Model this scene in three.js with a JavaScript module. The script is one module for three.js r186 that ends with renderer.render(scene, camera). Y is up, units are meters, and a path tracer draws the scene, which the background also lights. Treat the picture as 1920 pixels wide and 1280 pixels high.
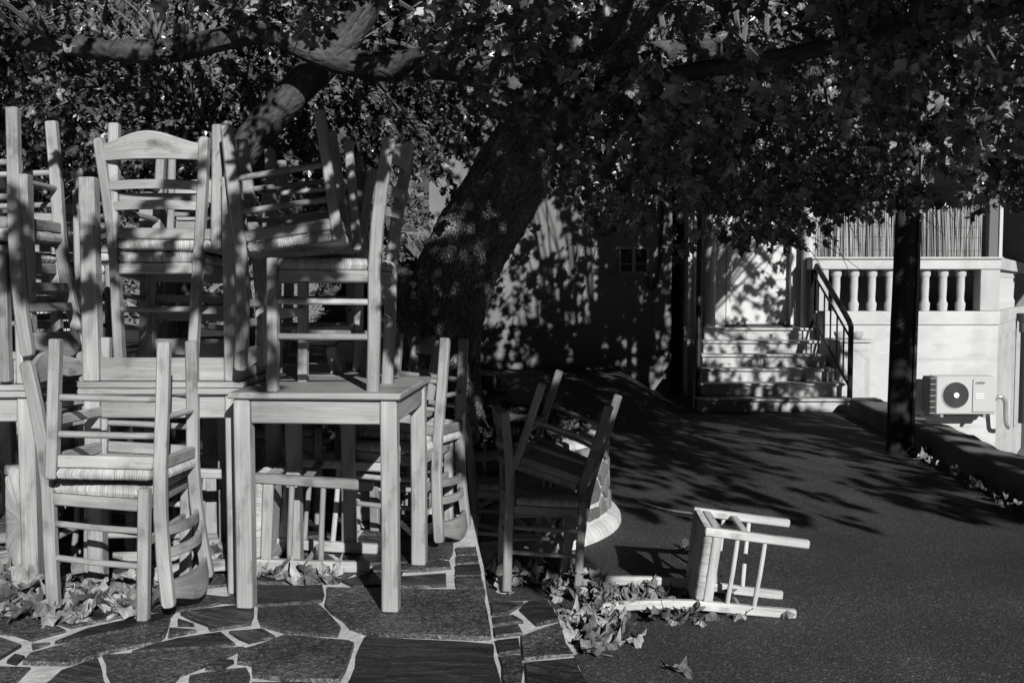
import * as THREE from 'three';
import { mergeGeometries, toCreasedNormals } from 'three/addons/utils/BufferGeometryUtils.js';
import { FontLoader } from 'three/addons/loaders/FontLoader.js';
import { TextGeometry } from 'three/addons/geometries/TextGeometry.js';

// ---------------------------------------------------------------- camera, sky, sun, exposure
const scene = new THREE.Scene();
const camera = new THREE.PerspectiveCamera(38.69, 1024 / 682, 0.1, 400);
camera.position.set(0, 1.12, 0);
camera.rotation.set(-Math.atan(103 / 1823), 0, 0);

const skyTexture = (() => {                       // a clear sky, as a black-and-white film with a red filter records it
  const w = 64, h = 32, data = new Float32Array(w * h * 4);
  for (let j = 0; j < h; j++) for (let i = 0; i < w; i++) {
    const el = ((j + 0.5) / h - 0.5) * Math.PI;
    const v = el > 0 ? 0.008 + 0.012 * Math.exp(-el * 5) : 0.01;
    data.set([v, v, v, 1], (j * w + i) * 4);
  }
  const t = new THREE.DataTexture(data, w, h, THREE.RGBAFormat, THREE.FloatType);
  t.mapping = THREE.EquirectangularReflectionMapping; t.magFilter = THREE.LinearFilter; t.minFilter = THREE.LinearFilter;
  t.needsUpdate = true;
  return t;
})();
scene.background = skyTexture; scene.environment = skyTexture;

const SUN = new THREE.Vector3(0.3, 0.42, 0.857).normalize();
const sun = new THREE.DirectionalLight(0xfffefc, 4.1);
sun.position.copy(SUN).multiplyScalar(30).add(new THREE.Vector3(0, 0, -6)); sun.target.position.set(0, 0, -6);
sun.castShadow = true; sun.shadow.mapSize.set(4096, 4096);
Object.assign(sun.shadow.camera, { left: -16, right: 16, top: 14, bottom: -14, near: 1, far: 90 });
scene.add(sun, sun.target);

const renderer = new THREE.WebGLRenderer({ antialias: true });
renderer.setSize(1024, 682);
renderer.toneMapping = THREE.LinearToneMapping; renderer.toneMappingExposure = 1.4;
renderer.shadowMap.enabled = true; renderer.shadowMap.type = THREE.PCFSoftShadowMap;

// ---------------------------------------------------------------- helpers
const V = (x, y, z) => new THREE.Vector3(x, y, z);
function rngOf(seed) { let a = seed >>> 0; return () => { a = (a + 0x6D2B79F5) >>> 0; let t = a; t = Math.imul(t ^ (t >>> 15), t | 1); t ^= t + Math.imul(t ^ (t >>> 7), t | 61); return ((t ^ (t >>> 14)) >>> 0) / 4294967296; }; }
const taken = new Map();
function numbered(name) { const n = taken.get(name) ?? 0; taken.set(name, n + 1); return n ? `${name}_${String(n).padStart(3, '0')}` : name; }
function tag(o, label, category, group, kind) {
  if (label) o.userData.label = label;
  if (category) o.userData.category = category;
  if (group) o.userData.group = group;
  if (kind) o.userData.kind = kind;
  return o;
}
function part(name, geo, mat, parent) { const m = new THREE.Mesh(geo, mat); m.name = name; m.castShadow = m.receiveShadow = true; parent.add(m); return m; }
function thing(name, label, category, pos = [0, 0, 0], group) { const g = new THREE.Group(); g.name = numbered(name); g.position.set(...pos); scene.add(g); return tag(g, label, category, group); }
function single(name, geo, mat, label, category, group, kind) { const m = part(numbered(name), geo, mat, scene); return tag(m, label, category, group, kind); }
function structure(name, geo, mat) { const m = part(numbered(name), geo, mat, scene); m.userData.kind = 'structure'; return m; }

function hash2(x, y, s) { let h = Math.imul(x, 374761393) ^ Math.imul(y, 668265263) ^ Math.imul(s, 2246822519); h = Math.imul(h ^ (h >>> 13), 1274126177); return ((h ^ (h >>> 16)) >>> 0) / 4294967296; }
const mod = (a, n) => ((a % n) + n) % n;
function vnoise(x, y, px, py, s) {                 // value noise that tiles every px, py
  const xi = Math.floor(x), yi = Math.floor(y), fx = x - xi, fy = y - yi, u = fx * fx * (3 - 2 * fx), v = fy * fy * (3 - 2 * fy);
  const a = hash2(mod(xi, px), mod(yi, py), s), b = hash2(mod(xi + 1, px), mod(yi, py), s), c = hash2(mod(xi, px), mod(yi + 1, py), s), d = hash2(mod(xi + 1, px), mod(yi + 1, py), s);
  return (a + (b - a) * u) * (1 - v) + (c + (d - c) * u) * v;
}
function fbm(x, y, p, q, s, n = 4) { let t = 0, a = 0.5, z = 0; for (let i = 0; i < n; i++) { t += a * vnoise(x, y, p, q, s + i * 17); z += a; a *= 0.5; x *= 2; y *= 2; p *= 2; q *= 2; } return t / z; }
const n3 = (x, y, z, s) => { const f = (u, v, k) => vnoise(u, v, 9973, 9973, k); return (f(x + z * 0.37, y + z * 0.71, s) + f(y + 31.7, z + x * 0.23, s + 5) + f(z + 7.3, x + y * 0.41, s + 9)) / 3; };
function greyTexture(w, h, fn, repeat = [1, 1], srgb = true) {   // fn(u, v) -> 0..1 in display grey
  const d = new Uint8Array(w * h * 4);
  for (let j = 0; j < h; j++) for (let i = 0; i < w; i++) { const g = Math.max(0, Math.min(255, Math.round(255 * fn(i / w, j / h)))); d.set([g, g, g, 255], (j * w + i) * 4); }
  const t = new THREE.DataTexture(d, w, h); t.wrapS = t.wrapT = THREE.RepeatWrapping; t.magFilter = THREE.LinearFilter; t.minFilter = THREE.LinearMipmapLinearFilter; t.generateMipmaps = true;
  if (srgb) t.colorSpace = THREE.SRGBColorSpace;
  t.repeat.set(...repeat); t.needsUpdate = true; return t;
}
function again(t, repeat, offset = [0, 0]) { const c = t.clone(); c.repeat.set(...repeat); c.offset.set(...offset); c.needsUpdate = true; return c; }
const grey = v => new THREE.Color().setRGB(v, v, v);
function mat(v, o = {}) { return new THREE.MeshStandardMaterial({ color: grey(v), roughness: 0.85, metalness: 0, ...o }); }

// loft: rings of points joined by quads, ends closed; uv in metres (u round the section, v along the length)
function loft(rings, { caps = true, crease = 0.6, closed = true } = {}) {
  const pos = [], uv = [], m = rings[0].length;
  const us = [0]; for (let k = 0; k < m; k++) us.push(us[k] + rings[0][k].distanceTo(rings[0][(k + 1) % m]));
  let v = 0; const put = (p, a, b) => { pos.push(p.x, p.y, p.z); uv.push(a, b); };
  for (let i = 0; i + 1 < rings.length; i++) {
    const A = rings[i], B = rings[i + 1]; let L = 0; for (let k = 0; k < m; k++) L += A[k].distanceTo(B[k]); L /= m;
    for (let k = 0; k < (closed ? m : m - 1); k++) {
      const q = (k + 1) % m;
      put(A[k], us[k], v); put(A[q], us[k + 1], v); put(B[q], us[k + 1], v + L);
      put(A[k], us[k], v); put(B[q], us[k + 1], v + L); put(B[k], us[k], v + L);
    }
    v += L;
  }
  if (caps) for (const [R, s] of [[rings[0], -1], [rings[rings.length - 1], 1]]) {
    const c = V(0, 0, 0); R.forEach(p => c.add(p)); c.multiplyScalar(1 / m);
    for (let k = 0; k < m; k++) { const q = (k + 1) % m; const [a, b] = s > 0 ? [R[k], R[q]] : [R[q], R[k]]; put(a, a.x, a.z); put(b, b.x, b.z); put(c, c.x, c.z); }
  }
  let vol = 0; for (let i = 0; i < pos.length; i += 9) vol += pos[i] * (pos[i + 4] * pos[i + 8] - pos[i + 5] * pos[i + 7]) + pos[i + 1] * (pos[i + 5] * pos[i + 6] - pos[i + 3] * pos[i + 8]) + pos[i + 2] * (pos[i + 3] * pos[i + 7] - pos[i + 4] * pos[i + 6]);
  if (vol < 0) for (let i = 0, j = 0; i < pos.length; i += 9, j += 6) { for (let k = 0; k < 3; k++) [pos[i + 3 + k], pos[i + 6 + k]] = [pos[i + 6 + k], pos[i + 3 + k]]; for (let k = 0; k < 2; k++) [uv[j + 2 + k], uv[j + 4 + k]] = [uv[j + 4 + k], uv[j + 2 + k]]; }
  const g = new THREE.BufferGeometry();
  g.setAttribute('position', new THREE.Float32BufferAttribute(pos, 3)); g.setAttribute('uv', new THREE.Float32BufferAttribute(uv, 2));
  return crease === null ? (g.computeVertexNormals(), g) : toCreasedNormals(g, crease);
}
// bar: a chamfered rectangular or round bar along a line of points; hint = direction of its width
function bar(points, w, d, hint = V(1, 0, 0), o = {}) {
  const { c = 0.004, round = 0, capRound = 0.004 } = o, n = points.length, rings = [];
  const sec = (W, D) => {
    if (round) return Array.from({ length: round }, (_, k) => { const a = -k / round * Math.PI * 2; return [Math.cos(a) * W, Math.sin(a) * D]; });
    const e = Math.min(c, W * 0.6, D * 0.6); return [[W - e, -D], [-W + e, -D], [-W, -D + e], [-W, D - e], [-W + e, D], [W - e, D], [W, D - e], [W, -D + e]].reverse();
  };
  const add = (p, t, W, D) => {
    const x = hint.clone().addScaledVector(t, -hint.dot(t)).normalize(), z = new THREE.Vector3().crossVectors(t, x);
    rings.push(sec(W, D).map(([a, b]) => p.clone().addScaledVector(x, a).addScaledVector(z, b)));
  };
  for (let i = 0; i < n; i++) {
    const t = points[Math.min(i + 1, n - 1)].clone().sub(points[Math.max(i - 1, 0)]).normalize();
    const s = o.taper ? o.taper(i / (n - 1)) : 1, W = w / 2 * s, D = d / 2 * s;
    if (i === 0) { add(points[0], t, W - capRound, D - capRound); add(points[0].clone().addScaledVector(t, capRound), t, W, D); }
    else if (i === n - 1) { const r2 = o.headRound ?? capRound; add(points[i].clone().addScaledVector(t, -r2), t, W, D); if (r2 > 0.008) add(points[i].clone().addScaledVector(t, -r2 * 0.3), t, W - r2 * 0.15, D - r2 * 0.35); add(points[i], t, W - Math.min(r2, W * 0.6), D - Math.min(r2, D * 0.75)); }
    else add(points[i], t, W, D);
  }
  return loft(rings);
}
const box = (x0, x1, y0, y1, z0, z1, c = 0.004) => {   // chamfered block, long axis carries the grain
  const dx = x1 - x0, dy = y1 - y0, dz = z1 - z0, mx = (x0 + x1) / 2, my = (y0 + y1) / 2, mz = (z0 + z1) / 2;
  if (dx >= dy && dx >= dz) return bar([V(x0, my, mz), V(x1, my, mz)], dy, dz, V(0, 1, 0), { c, capRound: c });
  if (dy >= dz) return bar([V(mx, y0, mz), V(mx, y1, mz)], dx, dz, V(1, 0, 0), { c, capRound: c });
  return bar([V(mx, my, z0), V(mx, my, z1)], dx, dy, V(1, 0, 0), { c, capRound: c });
};
const rod = (a, b, r, n = 8) => bar([a, b], r * 2, r * 2, Math.abs(b.clone().sub(a).normalize().y) > 0.9 ? V(1, 0, 0) : V(0, 1, 0), { round: n, capRound: 0.001 });
function tube(points, radii, sides, wobble = 0, seed = 1, plates = 0) {     // limb: smooth curve with its own radius at every point
  const curve = new THREE.CatmullRomCurve3(points), n = (points.length - 1) * (plates ? 26 : wobble ? 8 : 3), rings = [];
  let x = V(1, 0, 0.2);
  for (let i = 0; i <= n; i++) {
    const t = i / n, p = curve.getPoint(t), d = curve.getTangent(t); x = x.clone().addScaledVector(d, -x.dot(d)).normalize(); const z = new THREE.Vector3().crossVectors(d, x);
    const f = t * (points.length - 1), k = Math.min(Math.floor(f), points.length - 2), r = radii[k] + (radii[k + 1] - radii[k]) * (f - k);
    rings.push(Array.from({ length: sides }, (_, q) => { const a = -q / sides * Math.PI * 2, cx = Math.cos(a), sz = Math.sin(a);
      const s = wobble ? 1 + wobble * (n3(p.x * 2.2 + cx * 1.3 + 40, p.y * 2.2 + 40, p.z * 2.2 + sz * 1.3 + 60, seed) - 0.5) * 2 + wobble * 0.5 * (n3(p.x * 9 + cx * 4 + 70, p.y * 9 + 40, sz * 4 + 60, seed + 3) - 0.5) + (plates ? plates / r * (Math.min(1, 2.2 * barkCells(q / sides + 0.01 * vnoise(q * 0.3, i * 0.2, 999, 999, 3), t, 44, 72, 9)) + hash2(Math.floor(q / sides * 44), Math.floor(t * 72), 4) - 1) : 0) : 1;
      return p.clone().addScaledVector(x, cx * r * s).addScaledVector(z, sz * r * s); }));
  }
  return loft(rings, { crease: 1.2 });
}
function quatFrom(up, front) { const y = up.clone().normalize(), z = front.clone().addScaledVector(y, -front.dot(y)).normalize(), x = new THREE.Vector3().crossVectors(y, z); return new THREE.Quaternion().setFromRotationMatrix(new THREE.Matrix4().makeBasis(x, y, z)); }

// ---------------------------------------------------------------- materials
const woodGrain = greyTexture(512, 1024, (u, v) => {
  const warp = fbm(u * 3, v * 2, 3, 2, 5, 3) * 0.5;
  const rings = Math.sin((u * 9 + warp * 5) * Math.PI * 2) * 0.5 + 0.5;
  const fine = vnoise(u * 128, v * 10, 128, 10, 9), pore = vnoise(u * 256, v * 40, 256, 40, 11), blot = fbm(u * 4, v * 4, 4, 4, 21, 4);
  const scuff = fbm(u * 10, v * 14, 10, 14, 77, 4), thin = vnoise(u * 200, v * 16, 200, 16, 13); return 0.80 + 0.04 * rings + 0.10 * (fine - 0.5) + 0.10 * (thin - 0.5) + 0.36 * (blot - 0.5) - 0.9 * Math.max(0, scuff - 0.64) - (pore > 0.9 ? 0.1 : 0);
});
const woodBump = greyTexture(256, 512, (u, v) => 0.5 + 0.4 * (vnoise(u * 128, v * 8, 128, 8, 31) - 0.5) + 0.4 * (fbm(u * 8, v * 8, 8, 8, 41) - 0.5), [3.3, 1.1], false);
const wood = [0.45, 0.33, 0.41, 0.37, 0.49, 0.34].map((v, i) => mat(v, { map: again(woodGrain, [3.1, 0.95], [i * 0.37, i * 0.21]), bumpMap: woodBump, bumpScale: 0.0012, roughness: 0.62 }));
const paleWood = mat(0.72, { map: again(woodGrain, [3.1, 0.95], [0.6, 0.4]), bumpMap: woodBump, bumpScale: 0.001, roughness: 0.6 });
const tableWood = [0.43, 0.42].map((v, i) => mat(v, { map: again(woodGrain, [2.2, 0.7], [i * 0.3, 0.5]), bumpMap: woodBump, bumpScale: 0.001, roughness: 0.55 }));
const cords = greyTexture(1024, 128, (u, v) => 0.76 + 0.1 * (hash2(Math.floor(u * 128), 1, 3) - 0.5) + 0.2 * (vnoise(u * 512, v * 6, 512, 6, 3) - 0.5) + 0.07 * (vnoise(u * 20, v * 4, 20, 4, 8) - 0.5), [1, 4]);
const rush = mat(0.66, { map: cords, roughness: 0.9 });
const tarGrain = greyTexture(1024, 1024, (u, v) => { const k = hash2(Math.floor(u * 300), Math.floor(v * 300), 3), s = hash2(Math.floor(u * 600), Math.floor(v * 600), 9), m = vnoise(u * 300, v * 300, 300, 300, 5), c = fbm(u * 6, v * 6, 6, 6, 7, 5); return 0.27 + 0.14 * (c - 0.5) + 0.14 * (m - 0.5) + (k > 0.94 ? 0.2 : 0) + (s > 0.92 ? 0.14 : 0) + (s - 0.5) * 0.1; }, [0.42, 0.42]);
const tarBump = greyTexture(1024, 1024, (u, v) => 0.6 * hash2(Math.floor(u * 400), Math.floor(v * 400), 5) + 0.4 * vnoise(u * 200, v * 200, 200, 200, 15), [0.42, 0.42], false);
const sandTone = greyTexture(256, 256, (u, v) => 0.85 + 0.2 * (fbm(u * 6, v * 6, 6, 6, 270, 5) - 0.5) + 0.1 * (hash2(Math.floor(u * 64), Math.floor(v * 64), 6) - 0.5), [2, 2]);
const slateTone = greyTexture(1024, 1024, (u, v) => { const w = fbm(u * 4, v * 4, 4, 4, 50, 4), g = vnoise(u * 170, v * 170, 170, 170, 53), s = fbm(u * 60, v * 60, 60, 60, 52, 3), k = hash2(Math.floor(u * 200), Math.floor(v * 200), 55); return 0.36 + 0.34 * (w - 0.5) + 0.3 * (g - 0.5) + 0.34 * (s - 0.5) + (k > 0.97 ? 0.25 : 0); }, [1.3, 1.3]);      // granular
const cleftTone = greyTexture(1024, 1024, (u, v) => { const w = fbm(u * 4, v * 4, 4, 4, 150, 4), l = vnoise(u * 14 + w * 2, v * 170 + w * 6, 16, 172, 151), m = vnoise(u * 5 + w, v * 40 + w * 4, 6, 42, 153), k = hash2(Math.floor(u * 160), Math.floor(v * 160), 155); return 0.36 + 0.3 * (w - 0.5) + 0.3 * (l - 0.5) + 0.26 * (m - 0.5) + (k > 0.985 ? 0.22 : 0); }, [1.3, 1.3]);   // split along its layers
const slateBump = greyTexture(512, 512, (u, v) => 0.65 * fbm(u * 48, v * 48, 48, 48, 60, 4) + 0.35 * fbm(u * 5, v * 12, 5, 12, 66, 4), [1.6, 1.6], false);
const slate = [[0.36, 0.4], [0.52, 1.1], [0.2, 0.02], [0.4, 0.6]].map(([v, a], i) => { const m = again(i % 2 ? slateTone : cleftTone, [1.3, 1.3], [i * 0.27, i * 0.4]); m.rotation = a; const b = again(slateBump, [1.6, 1.6], [i * 0.3, 0]); b.rotation = a; return mat(v, { map: m, bumpMap: b, bumpScale: 0.01, roughness: 0.6 }); });
const plasterTone = greyTexture(512, 512, (u, v) => { const a = fbm(u * 3, v * 3, 3, 3, 70, 5), b = fbm(u * 16, v * 10, 16, 10, 71, 4), d = vnoise(u * 40, v * 5, 40, 5, 75); return 0.9 + 0.16 * (a - 0.5) + 0.16 * (b - 0.5) - 0.25 * Math.max(0, b - 0.56) - 0.5 * Math.max(0, d - 0.72) * a + 0.03 * (hash2(Math.floor(u * 256), Math.floor(v * 256), 8) - 0.5); }, [0.4, 0.4]);
const plasterBump = greyTexture(512, 512, (u, v) => fbm(u * 14, v * 14, 14, 14, 80, 5), [0.5, 0.5], false);
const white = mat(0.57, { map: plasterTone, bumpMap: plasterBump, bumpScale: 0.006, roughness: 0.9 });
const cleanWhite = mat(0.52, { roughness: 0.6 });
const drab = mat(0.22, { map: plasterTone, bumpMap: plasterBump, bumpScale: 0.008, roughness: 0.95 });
const mortar = mat(0.74, { map: sandTone, bumpMap: again(plasterBump, [2, 2]), bumpScale: 0.004, roughness: 0.95 });
const limewash = mat(0.72, { map: again(sandTone, [1, 1]), bumpMap: again(plasterBump, [3, 3]), bumpScale: 0.008, roughness: 0.95 });
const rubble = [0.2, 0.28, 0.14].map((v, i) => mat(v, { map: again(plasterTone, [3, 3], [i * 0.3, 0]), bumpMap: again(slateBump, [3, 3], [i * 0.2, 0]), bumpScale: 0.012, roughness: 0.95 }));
const marble = mat(0.54, { map: again(plasterTone, [1.2, 1.2]), roughness: 0.5 });
const concrete = mat(0.3, { map: again(plasterTone, [1.4, 1.4]), bumpMap: again(tarBump, [1.5, 1.5]), bumpScale: 0.008, roughness: 0.95 });
const blackMetal = mat(0.015, { roughness: 0.45, metalness: 0.2 });
const darkTimber = mat(0.045, { map: again(woodGrain, [2, 0.5]), bumpMap: again(woodBump, [6, 0.8]), bumpScale: 0.01, roughness: 0.8 });
const barkCells = (u, v, n, m, s) => { let f1 = 9, f2 = 9; const x = u * n, y = v * m, xi = Math.floor(x), yi = Math.floor(y); for (let a = -1; a < 2; a++) for (let b = -1; b < 2; b++) { const cx = xi + a + hash2(mod(xi + a, n), mod(yi + b, m), s), cy = yi + b + hash2(mod(xi + a, n), mod(yi + b, m), s + 1), d = Math.hypot(cx - x, cy - y); if (d < f1) { f2 = f1; f1 = d; } else if (d < f2) f2 = d; } return f2 - f1; };
const barkBump = greyTexture(512, 512, (u, v) => Math.min(1, barkCells(u + 0.02 * vnoise(u * 20, v * 20, 20, 20, 3), v, 34, 20, 91) * 1.8) * 0.8 + 0.2 * fbm(u * 8, v * 8, 8, 8, 95), [1.4, 1.4], false);
const barkTone = greyTexture(512, 512, (u, v) => 0.5 + 0.4 * (fbm(u * 5, v * 5, 5, 5, 99, 5) - 0.5) + 0.16 * (hash2(Math.floor(u * 34), Math.floor(v * 20), 5) - 0.5) + 0.15 * (vnoise(u * 90, v * 60, 90, 60, 7) - 0.5), [1.4, 1.4]);
const bark = mat(1.0, { map: barkTone, bumpMap: barkBump, bumpScale: 0.045, roughness: 0.95 });
const smoothBark = mat(0.22, { map: again(barkTone, [0.8, 0.8]), bumpMap: again(barkBump, [0.5, 0.5]), bumpScale: 0.006, roughness: 0.9 });
const twigBark = mat(0.12);

const STONES = [                                    // outlines of the slabs, x and z in metres
[-0.690,-3.556,-0.574,-3.549,-0.096,-3.524,-0.064,-3.035,-0.342,-3.059,-0.477,-3.083,-0.534,-3.132,-0.662,-3.362],
[-0.469,-3.050,-0.339,-3.031,-0.055,-2.980,-0.022,-2.621,-0.468,-2.621],
[-0.842,-2.923,-0.731,-3.064,-0.514,-3.012,-0.494,-2.994,-0.489,-2.701,-0.596,-2.705,-0.749,-2.739,-0.774,-2.822,-0.823,-2.842],
[-0.889,-3.334,-0.684,-3.379,-0.563,-3.147,-0.560,-3.064,-0.744,-3.098,-0.833,-3.157],
[-1.142,-3.278,-0.981,-3.362,-0.902,-3.345,-0.868,-3.173,-0.986,-3.112,-1.012,-3.162],
[-1.131,-3.224,-1.051,-3.162,-1.109,-3.162],
[-1.127,-3.132,-1.026,-3.112,-1.103,-3.050],
[-0.924,-3.103,-0.815,-3.122,-0.756,-3.059,-0.828,-3.003,-0.872,-3.040],
[-1.173,-2.931,-1.066,-3.040,-0.942,-3.093,-0.866,-2.994,-1.076,-2.944],
[-1.462,-2.838,-1.475,-2.905,-1.363,-3.021,-1.187,-3.147,-1.152,-3.224,-1.112,-3.059,-1.120,-3.003,-1.233,-2.927,-1.318,-2.826],
[-1.250,-2.901,-0.830,-2.967,-0.891,-2.842,-0.957,-2.743,-0.956,-2.621,-1.098,-2.621,-1.212,-2.838],
[-1.323,-2.621,-1.318,-2.778,-1.251,-2.875,-1.106,-2.621],
[-0.904,-2.797,-0.881,-2.863,-0.830,-2.850,-0.851,-2.797],
[-0.933,-2.743,-0.846,-2.782,-0.779,-2.797,-0.753,-2.743,-0.735,-2.621,-0.897,-2.621],
[-1.787,-3.073,-1.637,-3.050,-1.533,-2.980,-1.548,-2.850,-1.652,-2.809],
[-1.516,-2.850,-1.517,-2.905,-1.478,-2.892,-1.474,-2.830],
[-1.638,-2.786,-1.510,-2.809,-1.419,-2.809,-1.406,-2.712,-1.441,-2.621,-1.558,-2.621],
[-1.867,-3.278,-1.621,-3.224,-1.452,-3.112,-1.523,-3.026,-1.603,-3.073,-1.774,-3.112],
[-1.512,-2.994,-1.453,-3.003,-1.485,-2.949],
[-1.444,-3.003,-1.391,-3.112,-1.278,-3.224,-1.164,-3.311,-1.160,-3.235,-1.196,-3.162,-1.375,-3.035],
[-1.289,-3.251,-1.272,-3.403,-1.114,-3.474,-1.029,-3.450,-1.031,-3.391,-1.155,-3.300],
[-1.076,-3.403,-1.012,-3.468,-0.946,-3.462,-0.920,-3.379,-0.991,-3.391],
[-0.970,-3.575,-0.707,-3.581,-0.676,-3.403,-0.899,-3.356],
[-1.060,-3.588,-0.984,-3.588,-0.953,-3.487,-1.030,-3.499],
[-0.738,-2.686,-0.603,-2.690,-0.487,-2.682,-0.479,-2.586,-0.718,-2.586],
[-0.442,-3.688,-0.255,-3.723,-0.244,-3.588,-0.423,-3.562],
[-0.563,-3.744,-0.428,-3.765,-0.436,-3.588,-0.599,-3.581,-0.649,-3.641],
[-0.556,-3.838,-0.254,-3.906,-0.240,-3.816,-0.414,-3.772,-0.566,-3.765],
[-0.220,-3.688,-0.117,-3.695,-0.101,-3.562,-0.208,-3.556],
[-0.229,-3.846,-0.129,-3.853,-0.118,-3.709,-0.221,-3.709],
[-0.232,-3.977,-0.140,-3.985,-0.132,-3.876,-0.226,-3.868],
[-0.244,-4.108,-0.154,-4.125,-0.143,-4.009,-0.231,-4.001],
[-0.081,-3.397,0.044,-3.391,-0.013,-3.278,-0.069,-3.262],
[0.057,-3.397,0.128,-3.426,0.158,-3.209,0.079,-3.162,0.024,-3.317],
[-0.069,-3.240,0.005,-3.256,0.041,-3.193,-0.062,-3.167],
[-0.061,-3.142,0.021,-3.167,0.038,-3.083,-0.055,-3.054],
[-0.051,-3.012,0.022,-3.040,0.028,-2.927,-0.041,-2.910],
[0.029,-3.064,0.160,-3.183,0.190,-2.905,0.034,-2.863],
[-0.037,-2.888,0.028,-2.901,0.031,-2.621,-0.018,-2.621],
[0.038,-2.838,0.195,-2.880,0.221,-2.621,0.041,-2.621],
];
// ---------------------------------------------------------------- ground
const ASPHALT = -0.35;
function flatShape(pts, y, cell, tone) {          // flat sheet cut from an outline, with a slow change of tone
  const shape = new THREE.Shape(pts.map(([x, z]) => new THREE.Vector2(x, -z))); const g = new THREE.ShapeGeometry(shape); g.rotateX(-Math.PI / 2); g.translate(0, y, 0);
  const p = g.attributes.position, uv = []; for (let i = 0; i < p.count; i++) uv.push(p.getX(i), p.getZ(i)); g.setAttribute('uv', new THREE.Float32BufferAttribute(uv, 2)); return g;
}
structure('ground', flatShape([[-120, 40], [120, 40], [120, -160], [-120, -160]], -1.6), mat(0.12, { map: again(plasterTone, [0.3, 0.3]) }));
const tarMat = mat(0.43, { map: tarGrain, bumpMap: tarBump, bumpScale: 0.004, roughness: 0.85 });
{ // the asphalt yard: a grid, so that stains and old patches can vary its tone
  const x0 = -14, x1 = 4.0, z0 = -32, z1 = 9, nx = 90, nz = 205, pos = [], uv = [], col = [], idx = [];
  const ease = v => { v = Math.max(0, Math.min(1, v)); return v * v * (3 - 2 * v); }, ramp = (x, z) => 0.33 * ease((-z - 9.3) / 3.9) * ease((2.1 - x) / 0.7);   // the yard rises to the grey house
  const edge = z => 2.855 + (-z) * 0.0935;          // runs up to the parapet on the right
  for (let j = 0; j <= nz; j++) for (let i = 0; i <= nx; i++) {
    const z = z0 + (z1 - z0) * j / nz, x = x0 + (Math.max(edge(Math.max(z, -12)) + 0.1, 0) - x0) * i / nx;
    pos.push(x, ASPHALT + ramp(x, z) + 0.012 * (n3(x * 0.8 + 50, 3, z * 0.8 + 80, 4) - 0.5), z); uv.push(x, z);
    const t = 0.8 + 1.4 * (n3(x * 0.55 + 90, 8, z * 0.55 + 90, 13) - 0.42) + 0.9 * (n3(x * 2.6 + 20, 2, z * 2.6 + 70, 31) - 0.5); col.push(t, t, t);
  }
  for (let j = 0; j < nz; j++) for (let i = 0; i < nx; i++) { const a = j * (nx + 1) + i, b = a + 1, c = a + nx + 1, d = c + 1; idx.push(a, c, b, b, c, d); }
  const g = new THREE.BufferGeometry(); g.setAttribute('position', new THREE.Float32BufferAttribute(pos, 3)); g.setAttribute('uv', new THREE.Float32BufferAttribute(uv, 2)); g.setAttribute('color', new THREE.Float32BufferAttribute(col, 3)); g.setIndex(idx); g.computeVertexNormals();
  tarMat.vertexColors = true; structure('asphalt_yard', g, tarMat);
}

// ---------------------------------------------------------------- paved terrace with its slate slabs
function prism(poly, y0, y1, inset, uvScale = 1, rnd = Math.random) {  // flat stone: outline [[x, z]...], broken edge, slightly uneven top
  const pts = []; const n = poly.length; const C = poly.reduce((s, p) => [s[0] + p[0] / n, s[1] + p[1] / n], [0, 0]);
  for (let i = 0; i < n; i++) { const a = poly[i], b = poly[(i + 1) % n], L = Math.hypot(b[0] - a[0], b[1] - a[1]), k = Math.max(1, Math.min(5, Math.round(L / 0.09)));
    for (let q = 0; q < k; q++) { const t = q / k, j = q ? (rnd() - 0.5) * 0.016 : 0; pts.push([a[0] + (b[0] - a[0]) * t - (b[1] - a[1]) / L * j, a[1] + (b[1] - a[1]) * t + (b[0] - a[0]) / L * j]); } }
  const ring = (y, s) => pts.map(([x, z]) => { const d = Math.hypot(x - C[0], z - C[1]) || 1, f = Math.max(0.2, 1 - s / d); return V(C[0] + (x - C[0]) * f, y, C[1] + (z - C[1]) * f); });
  const top = ring(y1, inset); top.forEach(p => { p.y += (rnd() - 0.5) * 0.005; });
  const rings = [ring(y0, 0), ring(y1 - (y1 - y0) * 0.35, 0.001), top];
  const g = loft(rings, { caps: false, crease: 0.5 });
  const shape = THREE.ShapeUtils.triangulateShape(top.map(p => new THREE.Vector2(p.x, p.z)), []), tp = [], tu = [];
  for (const f of shape) { const q = [top[f[0]], top[f[1]], top[f[2]]]; if ((q[1].x - q[0].x) * (q[2].z - q[0].z) - (q[1].z - q[0].z) * (q[2].x - q[0].x) > 0) q.reverse(); for (const p of q) { tp.push(p.x, p.y, p.z); tu.push(p.x, p.z); } }
  const t = new THREE.BufferGeometry(); t.setAttribute('position', new THREE.Float32BufferAttribute(tp, 3)); t.setAttribute('uv', new THREE.Float32BufferAttribute(tu, 2)); t.computeVertexNormals();
  return mergeGeometries([g, t]);
}
function clip(poly, a, b, c) { const out = []; for (let i = 0; i < poly.length; i++) { const p = poly[i], q = poly[(i + 1) % poly.length], dp = a * p[0] + b * p[1] - c, dq = a * q[0] + b * q[1] - c; if (dp <= 0) out.push(p); if ((dp < 0) !== (dq < 0) && dp !== dq) { const t = dp / (dp - dq); out.push([p[0] + (q[0] - p[0]) * t, p[1] + (q[1] - p[1]) * t]); } } return out; }
function cells(seeds, bounds, gap) { return seeds.map((s, i) => { let poly = bounds.slice(); seeds.forEach((o, j) => { if (i === j || !poly.length) return; const dx = o[0] - s[0], dz = o[1] - s[1], L = Math.hypot(dx, dz); if (L > 1.6) return; poly = clip(poly, dx / L, dz / L, (dx * (s[0] + o[0]) + dz * (s[1] + o[1])) / 2 / L - gap / 2); }); return poly; }); }
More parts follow.
